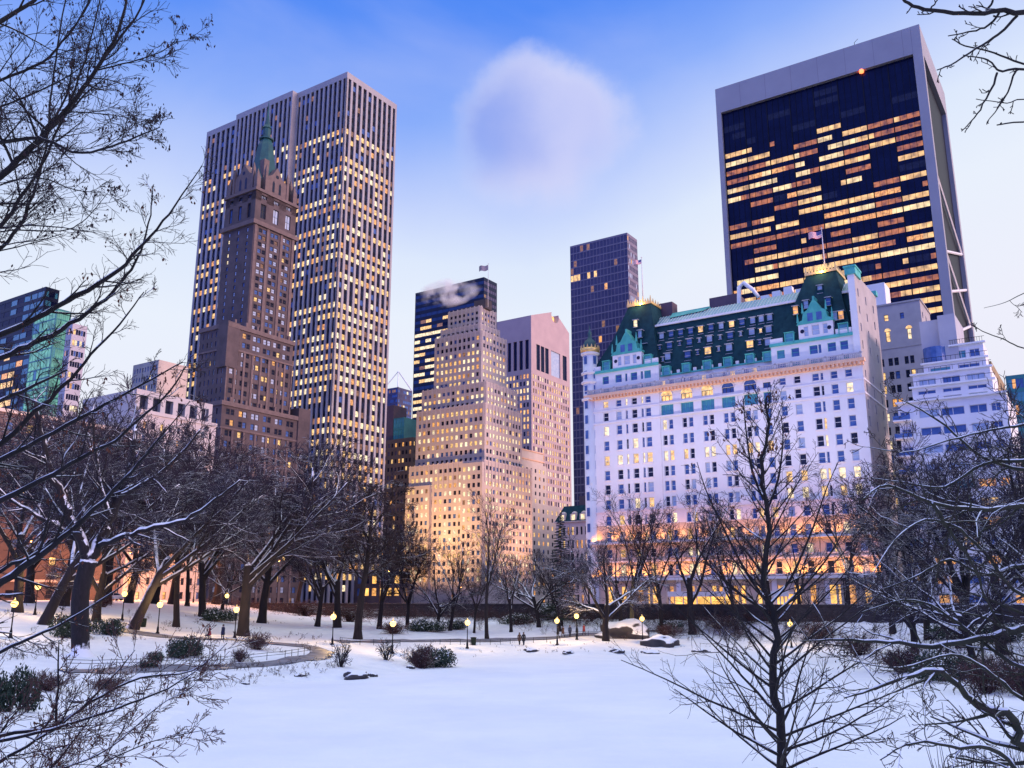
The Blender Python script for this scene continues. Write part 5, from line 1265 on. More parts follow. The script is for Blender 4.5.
for a in [
    ('lean1', 42, 624, 395, 'dark leaning bare tree just left of the thick mossy trunk', GL, 0.0),
    ('lean1', 131, 629, 405, 'bare snowy tree leaning right, next right of the thick mossy trunk', GL, .25),
    ('tall2', 176, 627, 430, 'thin upright bare tree left of the broad spreading snowy tree', GL),
    ('vase4', 203, 617, 440, 'bare tree behind the dark evergreen bush of the left bank', GL),
    ('vase1', 243, 636, 428, 'broad spreading bare tree with snowy limbs in front of the brown tower', GL, 1.2, 1.15),
    ('tall2', 187, 606, 470, 'slim bare tree near the street beneath the brown tower, left of its spreading neighbour', GL),
    ('vase3', 295, 613, 470, 'dark bare tree below the white pier tower, its left corner', GL, None, .8),
    ('vase4', 318, 606, 500, 'small bare tree by the left end of the park wall', GL),
    ('tall1', 358, 639, 452, 'tall straight dark bare tree below the right edge of the white pier tower', GC, .6, 1.15),
    ('vase4', 380, 606, 505, 'bare tree behind the tall straight dark tree, close to the wall', GC),
    ('vase3', 408, 607, 525, 'low dark bare tree in front of the lit base of the beige tower, left end', GC),
    ('thin2', 487, 639, 488, 'forked bare tree rising in front of the beige stepped tower', GC, 2.0, .85),
    ('thin3', 474, 633, 555, 'thin young bare tree at the foot of the forked tree', GC),
    ('fan2', 539, 627, 545, 'low crooked snowy bare tree between the forked tree and the dark conifer', GC),
    ('thin1', 511, 609, 535, 'bare tree at the wall below the cream setback building', GC),
    ('fan1', 606, 641, 527, 'low spreading bare tree with white snowy limbs below the hotel turret', GC, .4, 1.1),
    ('thin2', 592, 621, 540, 'bare tree behind the low spreading snowy tree', GC),
    ('thin3', 662, 606, 500, 'bare tree at the wall beneath the left pavilion of the hotel, its right edge', GH),
    ('thin1', 691, 604, 470, 'tall bare tree in front of the hotel canopy', GH, None, 1.3),
    ('thin2', 736, 604, 492, 'bare tree in front of the hotel, left of the young larch', GH),
    ('thin3', 847, 605, 462, 'bare tree in front of the right end of the hotel', GH, None, .9),
    ('thin1', 800, 606, 505, 'bare tree in front of the hotel, right of the young larch', GH),
    ('thin1', 893, 632, 455, 'purple twiggy bare tree in front of the hotel end wall', GR),
    ('thin3', 928, 640, 435, 'tall purple bare tree below the grey apartment block', GR),
    ('vase4', 962, 648, 430, 'wide purple bare tree below the white terraced block', GR, None, 1.2),
    ('vase1', 1003, 655, 420, 'snowy bare tree under the right end of the white terraces', GR),
    ('vase4', 1040, 662, 400, 'bare tree at the right edge of the far bank', GR),
    ('fan1', 915, 652, 520, 'low snowy bare tree on the right bank, left of the purple trees', GR),
    ('fan2', 975, 668, 530, 'low crooked snowy bare tree on the right bank', GR),
    ('vase2', 18, 612, 400, 'bare tree at the left edge below the teal glass towers', GL),
    ('vase4', 62, 606, 385, 'tall purple bare tree in front of the green glowing tower', GL, None, 1.2),
    ('vase1', 105, 604, 395, 'snowy bare tree in front of the plain grey building', GL, None, 1.1),
    ('vase4', 153, 604, 405, 'purple bare tree in front of the terrace colonnade', GL, None, 1.1),
    ('fan1', 96, 622, 470, 'low snowy bare tree behind the thick mossy trunk', GL),
    ('fan2', 222, 610, 540, 'small round bare tree with orange street light behind it', GL),
    ('vase4', 30, 603, 430, 'purple twiggy bare tree at the street below the teal towers, left of its neighbours', GL, None, 1.2),
    ('vase2', 82, 603, 440, 'bare tree at the street behind the thick mossy trunk, left one', GL, None, 1.2),
    ('vase4', 128, 603, 445, 'bare tree at the street behind the thick mossy trunk, right one', GL, None, 1.2),
    ('vase2', 172, 604, 450, 'bare tree at the street below the left side of the brown tower', GL, None, 1.2),
    ('vase4', 215, 604, 455, 'purple bare tree at the street in front of the brown tower corner', GL, None, 1.2),
    ('vase2', 262, 605, 462, 'bare tree at the street in front of the right side of the brown tower', GL, None, 1.2),
    ('vase4', 338, 607, 480, 'purple bare tree left of the tall straight dark tree', GC, None, 1.2),
    ('thin2', 450, 607, 530, 'purple bare tree at the wall left of the forked tree', GC, None, 1.2),
    ('thin3', 560, 607, 545, 'purple bare tree at the wall right behind the spruce', GC, None, 1.2),
    ('thin1', 620, 606, 520, 'purple bare tree at the wall below the hotel turret', GH, None, 1.2),
    ('thin2', 770, 606, 510, 'purple bare tree at the wall right behind the larch', GH, None, 1.2),
    ('fan1', 438, 606, 555, 'small bare tree by the wall under the beige tower middle', GC),
]: tree(*a)
# the slim trunk beside the snowy boulder, yellow light painted into its bark
o = tree('thin2', 632, 629, 486, 'slim bare tree with a yellow lit trunk beside the snowy boulder', GC)
tm = PROTO['thin2'][0].copy(); tm.materials.clear(); tm.materials.append(M['bark_lit_yellow'])
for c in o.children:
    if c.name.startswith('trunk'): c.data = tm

def conifer(px, py, top, label):
    g = ground_hit(px, py); H = atY(px, top, g.y).z - g.z; rng = random.Random(77)
    r = empty('spruce_tree', g, 0, label, 'tree'); t = MB(); t.tube([Vector((0, 0, -.2)), Vector((0, 0, H * .5)), Vector((0, 0, H))], [.22, .13, .03], 8); t.build('trunk', M['bark'], r)
    c = MB()
    for k in range(150):
        f = (k + .5) / 150; z = H * (.06 + .93 * f); L = (1 - f) ** .8 * H * .20 + .15; a = k * 2.4 + rng.uniform(-.3, .3)
        d = Vector((math.cos(a), math.sin(a), 0)); pts = [Vector((0, 0, z)) + d * (L * q) + UPV * (-.22 * L * q + .12 * L * q * q) for q in (0, .35, .7, 1)]; c.tube(pts, [.03, .025, .018, .01], 3, 0)
        s_ = Vector((-d.y, d.x, 0))
        for q in range(16):
            u = .15 + .85 * q / 16; p = pts[0].lerp(pts[3], u); sd = 1 if q % 2 else -1; l2 = L * .34 * (1.1 - u) + .12
            e = p + s_ * sd * l2 + d * l2 * .5 - UPV * .1 * l2; w = UPV * .09 + d * .05
            c.quad(p - w, e - w * .3, e + w * .3, p + w, 0)
    c.build('crown', M['evergreen'], r)
conifer(562, 626, 512, 'dark pointed evergreen spruce in front of the mansard building')

# ---- trees laid out limb by limb
def chain_px(px, Y0, Y1, r0, r1, sub=3, start=None):
    pts = [atY(x, y, Y0 + (Y1 - Y0) * k / max(1, len(px) - 1)) for k, (x, y) in enumerate(px)]
    if start is not None: pts = [start] + pts
    # Catmull-Rom resample
    out = []; n = len(pts)
    for i in range(n - 1):
        p0, p1, p2, p3 = pts[max(i - 1, 0)], pts[i], pts[i + 1], pts[min(i + 2, n - 1)]
        for k in range(sub):
            t = k / sub; out.append(.5 * ((2 * p1) + (p2 - p0) * t + (2 * p0 - 5 * p1 + 4 * p2 - p3) * t * t + (3 * p1 - p0 - 3 * p2 + p3) * t ** 3))
    out.append(pts[-1]); m = len(out) - 1
    return out, [r0 + (r1 - r0) * (k / m) for k in range(m + 1)]
def shoots(out, rng, pts, rad, n, L, cfg, lvl, lo=.12, ang=(28, 60), rr=.5, taper=.6, bias=None):
    m = len(pts) - 1
    for i in range(n):
        f = lo + (1 - lo) * (i + rng.random()) / n; f = min(f, .999); j = int(f * m); t = f * m - j
        q = pts[j].lerp(pts[j + 1], t); r = rad[j] + (rad[j + 1] - rad[j]) * t; dl = (pts[j + 1] - pts[j]).normalized()
        d = bend(dl, RAD(rng.uniform(*ang)), rng)
        if bias is not None: d = (d + bias).normalized()
        grow(out, rng, q, d, L * rng.uniform(.45, 1.15) * (1 - taper * f), max(cfg['rmin'], r * rr), lvl, cfg)
def snow_cap(mb, pts, rad, rng, k=.8):
    P = [p + UPV * (r * .62) for p, r in zip(pts, rad)]
    R_ = [max(.003, r * k * rng.uniform(.55, 1.1)) for r in rad]; R_[0] *= .3; R_[-1] = .002
    mb.tube(P, R_, 6, 0)
def leaf(mb, p, s, rng):
    d = (Vector((rng.uniform(-.6, .6), rng.uniform(-.6, .6), -1))).normalized(); a = d.cross(rv(rng)).normalized(); b = d.cross(a) * rng.uniform(.1, .4)
    mb.poly([p, p + d * s * .5 + a * s * .26 + b * s * .5, p + d * s, p + d * s * .5 - a * s * .26 + b * s * .3], 0)
TW = dict(rmin=.0020, last=3, lv=[None, V(6, .09, .03, 6, .15, (22, 50), (.3, .6), .55, .35), V(4, .12, .01, 4, .2, (22, 50), (.4, .75), .6, .5), V(3, .14, 0, 0, 0, (0, 0), (0, 0), 1, .6)])
def limb_tree(name, label, base, trunk_top, r_base, limbs, mats, cfg=TW, seed=1, leaves=None, trunkpx=None, leafmat='dead_leaf_dark', lside=(2.2, .0)):
    """limbs: (pixels, Y0, Y1, r0, r1, n shoots, shoot length, snow, leaf share)"""
    rng = random.Random(seed); root = empty(name, base, 0, label, 'tree')
    tr = MB(); cr = MB(); sn = MB(); lf = MB(); T = Matrix.Translation(-base)
    if trunkpx: tp, trd = trunkpx
    else:
        tp = [base - UPV * .3, base.lerp(trunk_top, .3) + Vector((.1, .1, 0)), base.lerp(trunk_top, .65), trunk_top]; trd = [r_base * 1.3, r_base, r_base * .85, r_base * .6]
    tr.tube(tp, trd, 10, 0)
    for (px, Y0, Y1, r0, r1, n, L, snow, lshare) in limbs:
        if px[0] == 'T':                                    # springs from a point of the trunk
            st = tp[0].lerp(tp[-1], px[1]) if len(tp) < 5 else tp[min(len(tp) - 1, int(px[1] * (len(tp) - 1)))]; px = px[2:]
        else: st = None
        pts, rad = chain_px(px, Y0, Y1, r0, r1, 4, st)
        for k in range(1, len(pts) - 1): pts[k] = pts[k] + rv(rng) * rad[k] * .35
        ch = [(0, pts, rad)]; shoots(ch, rng, pts, rad, int(n * 1.25), L * 1.15, cfg, 1)
        for lv, p, r in ch:
            cr.tube(p, r, 7 if lv == 0 else 4 if lv == 1 else 3, 0 if lv < 2 else 1)
            if snow and (lv == 0 or (lv == 1 and rng.random() < snow * .5)): snow_cap(sn, p, r, rng, .8 if lv == 0 else .9)
            if lshare and lv >= 2 and rng.random() < lshare * .28:
                for q in range(rng.randint(2, 5)): leaf(lf, p[-1] + rv(rng) * .02, rng.uniform(.022, .05) * (Y0 / 8), rng)
    for mb, nm, ml in ((tr, 'trunk', [M[mats[0]]]), (cr, 'crown', [M[mats[0]], M[mats[1]]]), (sn, 'snow_cap', [M['snow']]), (lf, 'leaf', [M[leafmat]])):
        if mb.f:
            mb.v = [(x - base.x, y - base.y, z - base.z) for x, y, z in mb.v]; o = mb.build(nm, ml, root)
            if nm == 'leaf': o['kind'] = 'stuff'
    return root
def gnd(x, y): return Vector((x, y, hgt(x, y)))
# tall tree at the left edge, its limbs sweep up and right over the sky (trunk just outside the view)
b1 = gnd(-6.2, 6.6)
limb_tree('bare_tree', 'dark bare tree at the upper left with shrivelled leaves against the sky', b1, b1 + Vector((.5, .6, 4.2)), .17, [
    (['T', 1, (-60, 230), (0, 177), (33, 147), (65, 111), (88, 81), (107, 52), (122, 20), (131, -30)], 7.0, 7.6, .034, .010, 20, .75, 0, .34),
    ([(88, 81), (94, 73), (114, 46), (140, 10), (150, -20)], 7.3, 7.2, .016, .006, 8, .6, 0, .3),
    (['T', .8, (-40, 145), (0, 143), (33, 138), (46, 140), (81, 153), (120, 143), (143, 134), (160, 127)], 7.0, 6.6, .022, .004, 18, .65, 0, .34),
    (['T', .7, (-50, 275), (0, 226), (20, 199), (42, 163), (62, 120), (85, 60), (100, 0)], 7.0, 7.8, .022, .006, 16, .75, 0, .2),
    (['T', .6, (-50, 300), (0, 249), (20, 225), (33, 195), (45, 150), (52, 90), (60, 30), (70, -20)], 7.2, 8.2, .02, .006, 16, .75, 0, .3),
    (['T', .9, (-60, 70), (0, 23), (33, 0), (60, -30)], 6.8, 7.4, .03, .012, 8, .9, 0, .4),
    (['T', .9, (-50, 110), (0, 81), (42, 62), (62, 42), (85, 10), (95, -20)], 7.0, 7.3, .016, .006, 14, .7, 0, .45),
    (['T', .8, (-50, 130), (0, 107), (33, 94), (65, 78), (90, 60)], 7.2, 7.0, .012, .004, 12, .6, 0, .4),
    ([(98, 70), (130, 62), (156, 54), (178, 42), (195, 41)], 7.4, 7.1, .008, .002, 7, .4, 0, .5),
    ([(65, 112), (95, 113), (130, 118), (150, 120)], 7.4, 7.6, .007, .002, 7, .45, 0, .5),
    (['T', .5, (-40, 215), (0, 185), (40, 178), (75, 190), (105, 192)], 7, 7.3, .01, .003, 10, .55, 0, .4),
    (['T', .5, (-40, 260), (0, 232), (60, 231), (82, 222), (98, 205), (110, 190)], 7, 7.2, .009, .002, 8, .45, 0, .3)],
    ('bark', 'twig'), seed=11)
# second tree of the left edge with long snow dusted boughs
b2 = gnd(-6.6, 8.6)
limb_tree('bare_tree', 'bare tree at the left edge with long snow dusted boughs crossing the teal towers', b2, b2 + Vector((.4, .2, 3.6)), .2, [
    (['T', .95, (-80, 375), (0, 334), (46, 313), (88, 289), (120, 268), (137, 250), (163, 221), (182, 195), (202, 166)], 8.4, 8.2, .036, .004, 12, .6, .25, .12),
    (['T', .9, (-80, 392), (0, 359), (35, 343), (70, 324), (105, 299), (127, 275), (141, 250), (150, 215), (153, 185)], 8.4, 8.6, .034, .004, 12, .6, .3, .14),
    (['T', .8, (-80, 430), (0, 401), (35, 385), (67, 370)], 8.4, 8.0, .03, .008, 7, .6, .8, .0),
    (['T', .75, (-80, 490), (0, 443), (35, 412), (63, 387), (91, 355), (120, 324), (144, 292)], 8.4, 8.8, .034, .005, 10, .6, .25, .1),
    (['T', .7, (-80, 495), (0, 461), (53, 433), (105, 405), (141, 385), (183, 362)], 8.4, 8.1, .032, .005, 12, .55, .4, .12),
    (['T', .6, (-80, 530), (0, 500), (53, 475), (88, 454), (116, 440), (169, 391), (186, 366)], 8.4, 8.0, .034, .005, 12, .55, 1, .14),
    (['T', .5, (-90, 640), (0, 584), (35, 559), (70, 531), (105, 500), (140, 462), (165, 430)], 8.3, 8.0, .045, .008, 12, .6, 1, .0),
    (['T', .45, (-90, 615), (0, 571), (35, 554), (80, 520), (120, 482), (158, 440), (190, 401)], 8.3, 8.4, .024, .004, 10, .6, .6, .1),
    (['T', .3, (-80, 690), (0, 652), (35, 636), (70, 619), (115, 591), (133, 575)], 8.2, 7.6, .022, .004, 8, .4, .3, .05)],
    ('bark', 'twig'), seed=12, leafmat='dead_leaf')
# bush-like low boughs of the bottom left corner
b3 = gnd(-4.9, 6.4)
limb_tree('bare_shrub', 'bare brown shrub at the bottom left with long thin boughs fanned over the snow', b3, b3 + Vector((.25, .1, .9)), .06, [
    (['T', .9, (-60, 760), (0, 735), (52, 727), (91, 702), (140, 678), (192, 671), (227, 643)], 6.4, 6.9, .019, .003, 14, .55, .25, .06),
    (['T', .9, (-60, 765), (0, 741), (52, 729), (115, 709), (168, 688), (200, 668)], 6.4, 6.2, .017, .003, 12, .55, .2, .08),
    (['T', .9, (-60, 800), (0, 762), (35, 741), (70, 718), (115, 674), (135, 650)], 6.3, 6.6, .016, .003, 12, .5, .2, .05),
    (['T', .7, (-40, 830), (30, 790), (52, 767), (84, 727), (100, 700)], 6.2, 6.4, .012, .003, 12, .5, .2, .1),
    ([(56, 723), (58, 674), (59, 640)], 6.6, 6.6, .010, .003, 4, .25, 0, .1),
    (['T', .6, (-40, 850), (40, 800), (100, 765), (150, 742), (205, 730)], 6.1, 6.0, .009, .002, 16, .45, 0, .12),
    (['T', .6, (-60, 840), (0, 790), (60, 770), (110, 748), (160, 705), (190, 690)], 6.2, 6.4, .01, .002, 18, .5, .1, .12)],
    ('bark', 'twig_red'), seed=13, leafmat='dead_leaf')
# the young larch in the middle of the foreground
def larch():
    rng = random.Random(5); Y = 14.0
    tpx = [(790, 860), (786, 800), (782, 767), (778, 714), (774, 653), (769, 597), (766, 532), (764, 471), (766, 425), (767, 396)]
    pts, rad = chain_px(tpx, Y, Y, .092, .012, 4)
    base = gnd(pts[0].x, Y); pts = [base - UPV * .2] + [p for p in pts if p.z > base.z + .25]; rad = [.12] + rad[-(len(pts) - 1):]
    for k in range(2, len(pts) - 1): pts[k] += Vector((rng.gauss(0, .02), rng.gauss(0, .02), 0)) + Vector((.05 * math.sin(k * .9), 0, 0))
    limbs = []
    cfg = dict(rmin=.0028, last=3, lv=[None, V(7, .05, .035, 8, .22, (28, 55), (.16, .34), .55, .25), V(4, .1, .03, 4, .25, (28, 55), (.35, .6), .6, .5), V(3, .12, .02, 0, 0, (0, 0), (0, 0), 1, .6)])
    cr = MB(); tr = MB(); sn = MB(); lf = MB(); ch = []
    tr.tube(pts, rad, 10, 0)
    def at(f):
        m = len(pts) - 1; j = min(int(f * m), m - 1); t = f * m - j; return pts[j].lerp(pts[j + 1], t), rad[j] + (rad[j + 1] - rad[j]) * t
    N = 74
    for i in range(N):
        f = .16 + .80 * i / N; q, r = at(f); a = i * 2.39996 + rng.uniform(-.4, .4)
        el = RAD(16 + 40 * f + rng.uniform(-9, 9)); L = (3.3 - 3.0 * f) * rng.uniform(.7, 1.1)
        d = Vector((math.cos(a) * math.cos(el), math.sin(a) * math.cos(el), math.sin(el)))
        grow(ch, rng, q, d, L, max(.006, r * .36), 1, cfg)
    for px in ([(766, 600), (745, 570), (722, 525), (706, 490), (697, 462)], [(768, 606), (790, 580), (812, 530), (826, 490), (838, 462)], [(764, 500), (752, 470), (746, 430), (743, 398)], [(765, 515), (778, 480), (783, 440), (781, 415)],
               [(770, 620), (800, 590), (826, 560), (850, 520)], [(768, 612), (735, 590), (705, 560), (690, 530)]):
        p, r = chain_px(px, Y, Y + rng.uniform(-.6, .6), .026, .005, 4); ch.append((1, p, r)); shoots(ch, rng, p, r, 12, .55, cfg, 2)
        snow_cap(sn, p[:5], r[:5], rng, .8)
    for lv, p, r in ch:
        cr.tube(p, r, 5 if lv == 1 else 3, 0 if lv == 1 else 1)
        if lv == 1 and rng.random() < .35: snow_cap(sn, p[:4], r[:4], rng, .9)
        if lv >= 2 and p[-1].z > 8.3 and rng.random() < .045:
            for _ in range(rng.randint(2, 5)): leaf(lf, p[-1] + rv(rng) * .03, rng.uniform(.035, .08), rng)
    root = empty('larch_tree', base, 0, 'young bare larch with rising boughs standing alone in the middle foreground', 'tree')
    for mb, nm, ml in ((tr, 'trunk', [M['bark']]), (cr, 'crown', [M['bark'], M['twig']]), (sn, 'snow_cap', [M['snow']]), (lf, 'leaf', [M['dead_leaf']])):
        mb.v = [(x - base.x, y - base.y, z - base.z) for x, y, z in mb.v]; o = mb.build(nm, ml, root)
        if nm == 'leaf': o['kind'] = 'stuff'
larch()
# gnarled mossy tree of the right edge
GN = dict(rmin=.0026, last=3, lv=[None, V(6, .16, .03, 4, .2, (30, 65), (.3, .6), .6, .35), V(4, .18, .02, 4, .2, (30, 65), (.35, .65), .6, .5), V(3, .2, 0, 0, 0, (0, 0), (0, 0), 1, .6)])
b4 = gnd(6.3, 8.2)
limb_tree('gnarled_tree', 'gnarled mossy tree at the right edge with thick snow on its lower boughs', b4, b4 + Vector((-.2, .3, 3.2)), .2, [
    (['T', .9, (1090, 505), (1022, 507), (976, 509), (932, 503), (888, 485), (862, 500)], 8.2, 7.6, .032, .006, 16, .7, .35, 0),
    (['T', .95, (1090, 455), (1022, 461), (985, 463), (945, 487), (915, 484), (870, 478)], 8.2, 8.6, .024, .004, 14, .65, .3, .02),
    (['T', .55, (1090, 622), (1024, 630), (994, 637), (932, 646), (888, 641), (840, 640), (800, 641)], 8.2, 7.8, .044, .005, 14, .7, 1, 0),
    (['T', .3, (1090, 770), (1024, 747), (1016, 720), (976, 703), (941, 672), (910, 676), (870, 690), (844, 698)], 7.6, 7.2, .05, .005, 14, .7, 1, .02),
    ([(932, 503), (950, 531), (972, 562), (985, 597), (1000, 625)], 7.7, 7.9, .018, .006, 10, .6, .5, 0),
    (['T', .95, (1080, 480), (1024, 470), (982, 457), (946, 426), (912, 405), (890, 395)], 8.2, 8.8, .024, .003, 12, .5, .2, .02),
    (['T', 1, (1080, 420), (1024, 425), (990, 430), (950, 440), (905, 452), (868, 447)], 8.4, 8.2, .018, .003, 12, .5, .3, 0),
    (['T', .7, (1090, 570), (1024, 566), (985, 575), (950, 560), (920, 575), (880, 590)], 8.2, 8.6, .026, .004, 14, .7, .6, 0),
    (['T', .6, (1090, 600), (1024, 596), (990, 560), (960, 530), (925, 520), (895, 540), (872, 575)], 8.2, 7.4, .022, .003, 14, .7, .6, 0),
    (['T', .4, (1090, 680), (1024, 668), (980, 640), (940, 610), (905, 600), (862, 612)], 8, 8.4, .026, .004, 14, .7, .7, 0),
    (['T', .3, (1090, 720), (1024, 700), (985, 668), (952, 655), (900, 668), (850, 660)], 7.8, 7.4, .022, .003, 12, .6, .5, .04),
    (['T', .2, (1060, 800), (1000, 752), (960, 748), (915, 742), (880, 760)], 6.8, 6.4, .024, .004, 10, .5, .8, 0),
    (['T', 1, (1070, 350), (1024, 348), (1006, 340), (982, 331), (970.6, 322)], 8.2, 8.0, .009, .003, 3, .3, 0, 0),
    (['T', 1, (1070, 270), (1024, 293), (1006, 302), (984, 308)], 8.2, 8.0, .007, .002, 2, .25, 0, 0)],
    ('bark_green', 'twig'), GN, seed=14)
b5 = gnd(6.9, 6.4)
KN = dict(rmin=.0035, last=2, lv=[None, V(5, .13, .0, 3, .25, (30, 60), (.25, .45), .65, .5), V(3, .15, 0, 0, 0, (0, 0), (0, 0), 1, .8)])
limb_tree('bare_tree', 'knobbly dark branches of a bare tree hanging into the top right sky', b5, b5 + Vector((.2, .2, 6.3)), .2, [
    (['T', .98, (1100, 20), (1024, 13), (999, 12), (965, 13), (924, 9), (905, 0), (890, -12)], 6.2, 6.0, .026, .009, 9, .22, 0, 0),
    ([(1017, 16), (999, 34), (976, 49), (950, 65), (937, 70)], 6.2, 6.0, .012, .004, 6, .18, 0, 0),
    ([(999, 13), (985, 28), (968, 32), (948, 36)], 6.2, 6.3, .010, .004, 4, .16, 0, 0),
    (['T', .9, (1090, 75), (1024, 64), (994, 53), (965, 46), (952, 39)], 6.3, 6.1, .011, .004, 6, .16, 0, 0),
    (['T', .9, (1090, 72), (1024, 69), (999, 71), (989, 61), (963, 55)], 6.2, 6.0, .014, .004, 5, .16, 0, 0),
    ([(997, 73), (986, 99), (974, 118), (963, 130)], 6.1, 6.0, .009, .003, 4, .14, 0, 0),
    ([(1016, 71), (1004, 99), (987, 122)], 6.2, 6.2, .008, .003, 3, .14, 0, 0),
    (['T', .85, (1090, 105), (1024, 99), (1007, 103), (976, 99)], 6.3, 6.2, .007, .003, 3, .14, 0, 0),
    (['T', .8, (1090, 125), (1024, 122), (997, 125)], 6.3, 6.2, .009, .005, 3, .14, 0, 0),
    ([(985, 13), (992, 2), (998, -12)], 6.2, 6.2, .011, .005, 3, .14, 0, 0), ([(930, 10), (936, 2), (941, -8)], 6.1, 6.1, .007, .003, 1, .12, 0, 0)],
    ('bark', 'bark'), KN, seed=15)
# the big mossy tree of the left bank
g1 = ground_hit(80, 656); Y1 = g1.y
MT = dict(rmin=.012, last=4, lv=[None, V(7, .10, .03, 7, .2, (28, 58), (.32, .52), .55, .3), V(5, .13, .02, 7, .15, (28, 60), (.38, .6), .55, .4), V(4, .16, .02, 5, .15, (25, 60), (.4, .65), .6, .5), V(3, .18, .02, 0, 0, (0, 0), (0, 0), 1, .6)])
def px_m(w, Y): return w * Y / F / 2
tp, trd = chain_px([(80, 600), (84, 578), (89, 560)], Y1, Y1, px_m(17, Y1), px_m(16, Y1), 3, g1 + UPV * .4)
limb_tree('mossy_tree', 'thick mossy trunk tree of the left bank, forking low into snowy limbs', g1, None, 0, [
    ([(89, 562), (78, 535), (65, 505), (50, 470), (40, 430), (35, 400)], Y1, Y1 - 3, px_m(11, Y1), px_m(3, Y1), 10, 4.5, .5, 0),
    ([(90, 562), (102, 535), (118, 500), (130, 460), (136, 425)], Y1, Y1 + 3, px_m(12, Y1), px_m(3, Y1), 10, 4.5, .5, 0),
    ([(100, 545), (125, 535), (155, 527), (185, 520), (215, 500), (240, 480)], Y1, Y1 - 4, px_m(6, Y1), px_m(2, Y1), 10, 3.5, .9, 0),
    ([(84, 545), (62, 528), (35, 515), (5, 495), (-20, 470)], Y1, Y1 - 3, px_m(6, Y1), px_m(2, Y1), 9, 3.5, .9, 0),
    ([(110, 515), (100, 480), (96, 450), (92, 410)], Y1, Y1 + 1, px_m(5, Y1), px_m(2, Y1), 9, 4, .4, 0),
    ([(122, 495), (150, 480), (180, 455), (200, 430)], Y1, Y1 - 2, px_m(5, Y1), px_m(2, Y1), 9, 3.5, .8, 0)],
    ('bark_snowy', 'twig_purple'), MT, seed=16, trunkpx=([g1 - UPV * .3, g1 + UPV * .1] + tp, [px_m(30, Y1), px_m(25, Y1)] + trd))

# ---- bushes, rocks
def leaf_bush(seed, n=900, rx=1.0, rz=.75, leafs=.05):
    rng = random.Random(seed); m = MB(); lob = [Vector((rng.uniform(-.6, .6) * rx, rng.uniform(-.6, .6) * rx, rng.uniform(.2, .6) * rz)) for _ in range(7)]
    for k in range(n):
        c = rng.choice(lob); d = rv(rng).normalized(); p = c + Vector((d.x * .5 * rx, d.y * .5 * rx, d.z * .45 * rz)) * rng.uniform(.5, 1.08)
        if p.z < 0: p.z = rng.uniform(0, .2)
        a = rv(rng).normalized(); b = (d + rv(rng) * .5).normalized().cross(a).normalized(); s = leafs * rng.uniform(.6, 1.3)
        m.poly([p - a * s, p - b * s * .5, p + a * s, p + b * s * .5], 0)
    return m
def twig_bush(seed, n=60, mats=1):
    rng = random.Random(seed); ch = []
    for k in range(n):
        a = rng.uniform(0, 6.28); q = rng.uniform(0, .9) ** .7; d = Vector((math.cos(a) * q, math.sin(a) * q, 1)).normalized()
        grow(ch, rng, Vector((math.cos(a) * q * .2, math.sin(a) * q * .2, -.05)), d, rng.uniform(.5, .9), .014, 1, SHRUB)
    m = MB()
    for lv, p, r in ch: m.tube(p, r, 3, 0)
    return m
BM = {'ever': [leaf_bush(k, 4200).mesh('foliage', [M['evergreen']]) for k in (1, 2, 3)], 'red': [twig_bush(k, 40).mesh('foliage', [M['bush_red']]) for k in (4, 5)], 'bare': [twig_bush(k, 9).mesh('foliage', [M['twig']]) for k in (6, 7)]}
def stem_mb(r=.05):
    m = MB(); rng = random.Random(3)
    for k in range(5): a = k * 1.257; m.tube([Vector((0, 0, -.15)), Vector((math.cos(a) * .15, math.sin(a) * .15, .3)), Vector((math.cos(a) * .4, math.sin(a) * .4, .6))], [.03, .022, .01], 5)
    return m.mesh('stem', [M['bark']])
STEM = stem_mb()
def bush(kind, px, py, wpx, hpx, label, group, k=0, name=None):
    g = ground_hit(px, py); s = g.y / F
    o = empty(name or {'ever': 'evergreen_bush', 'red': 'reddish_bush', 'bare': 'bare_shrub'}[kind], g, random.Random(px * 3 + py).uniform(0, 6), label, 'bush', group)
    me = BM[kind][k % len(BM[kind])]; link('foliage', me, o); link('stem', STEM, o)
    o.scale = (wpx * s / 2.0, wpx * s / 2.0, hpx * s / (1.0 if kind == 'ever' else 1.25)); return o
GBU = 'bushes round the pond'
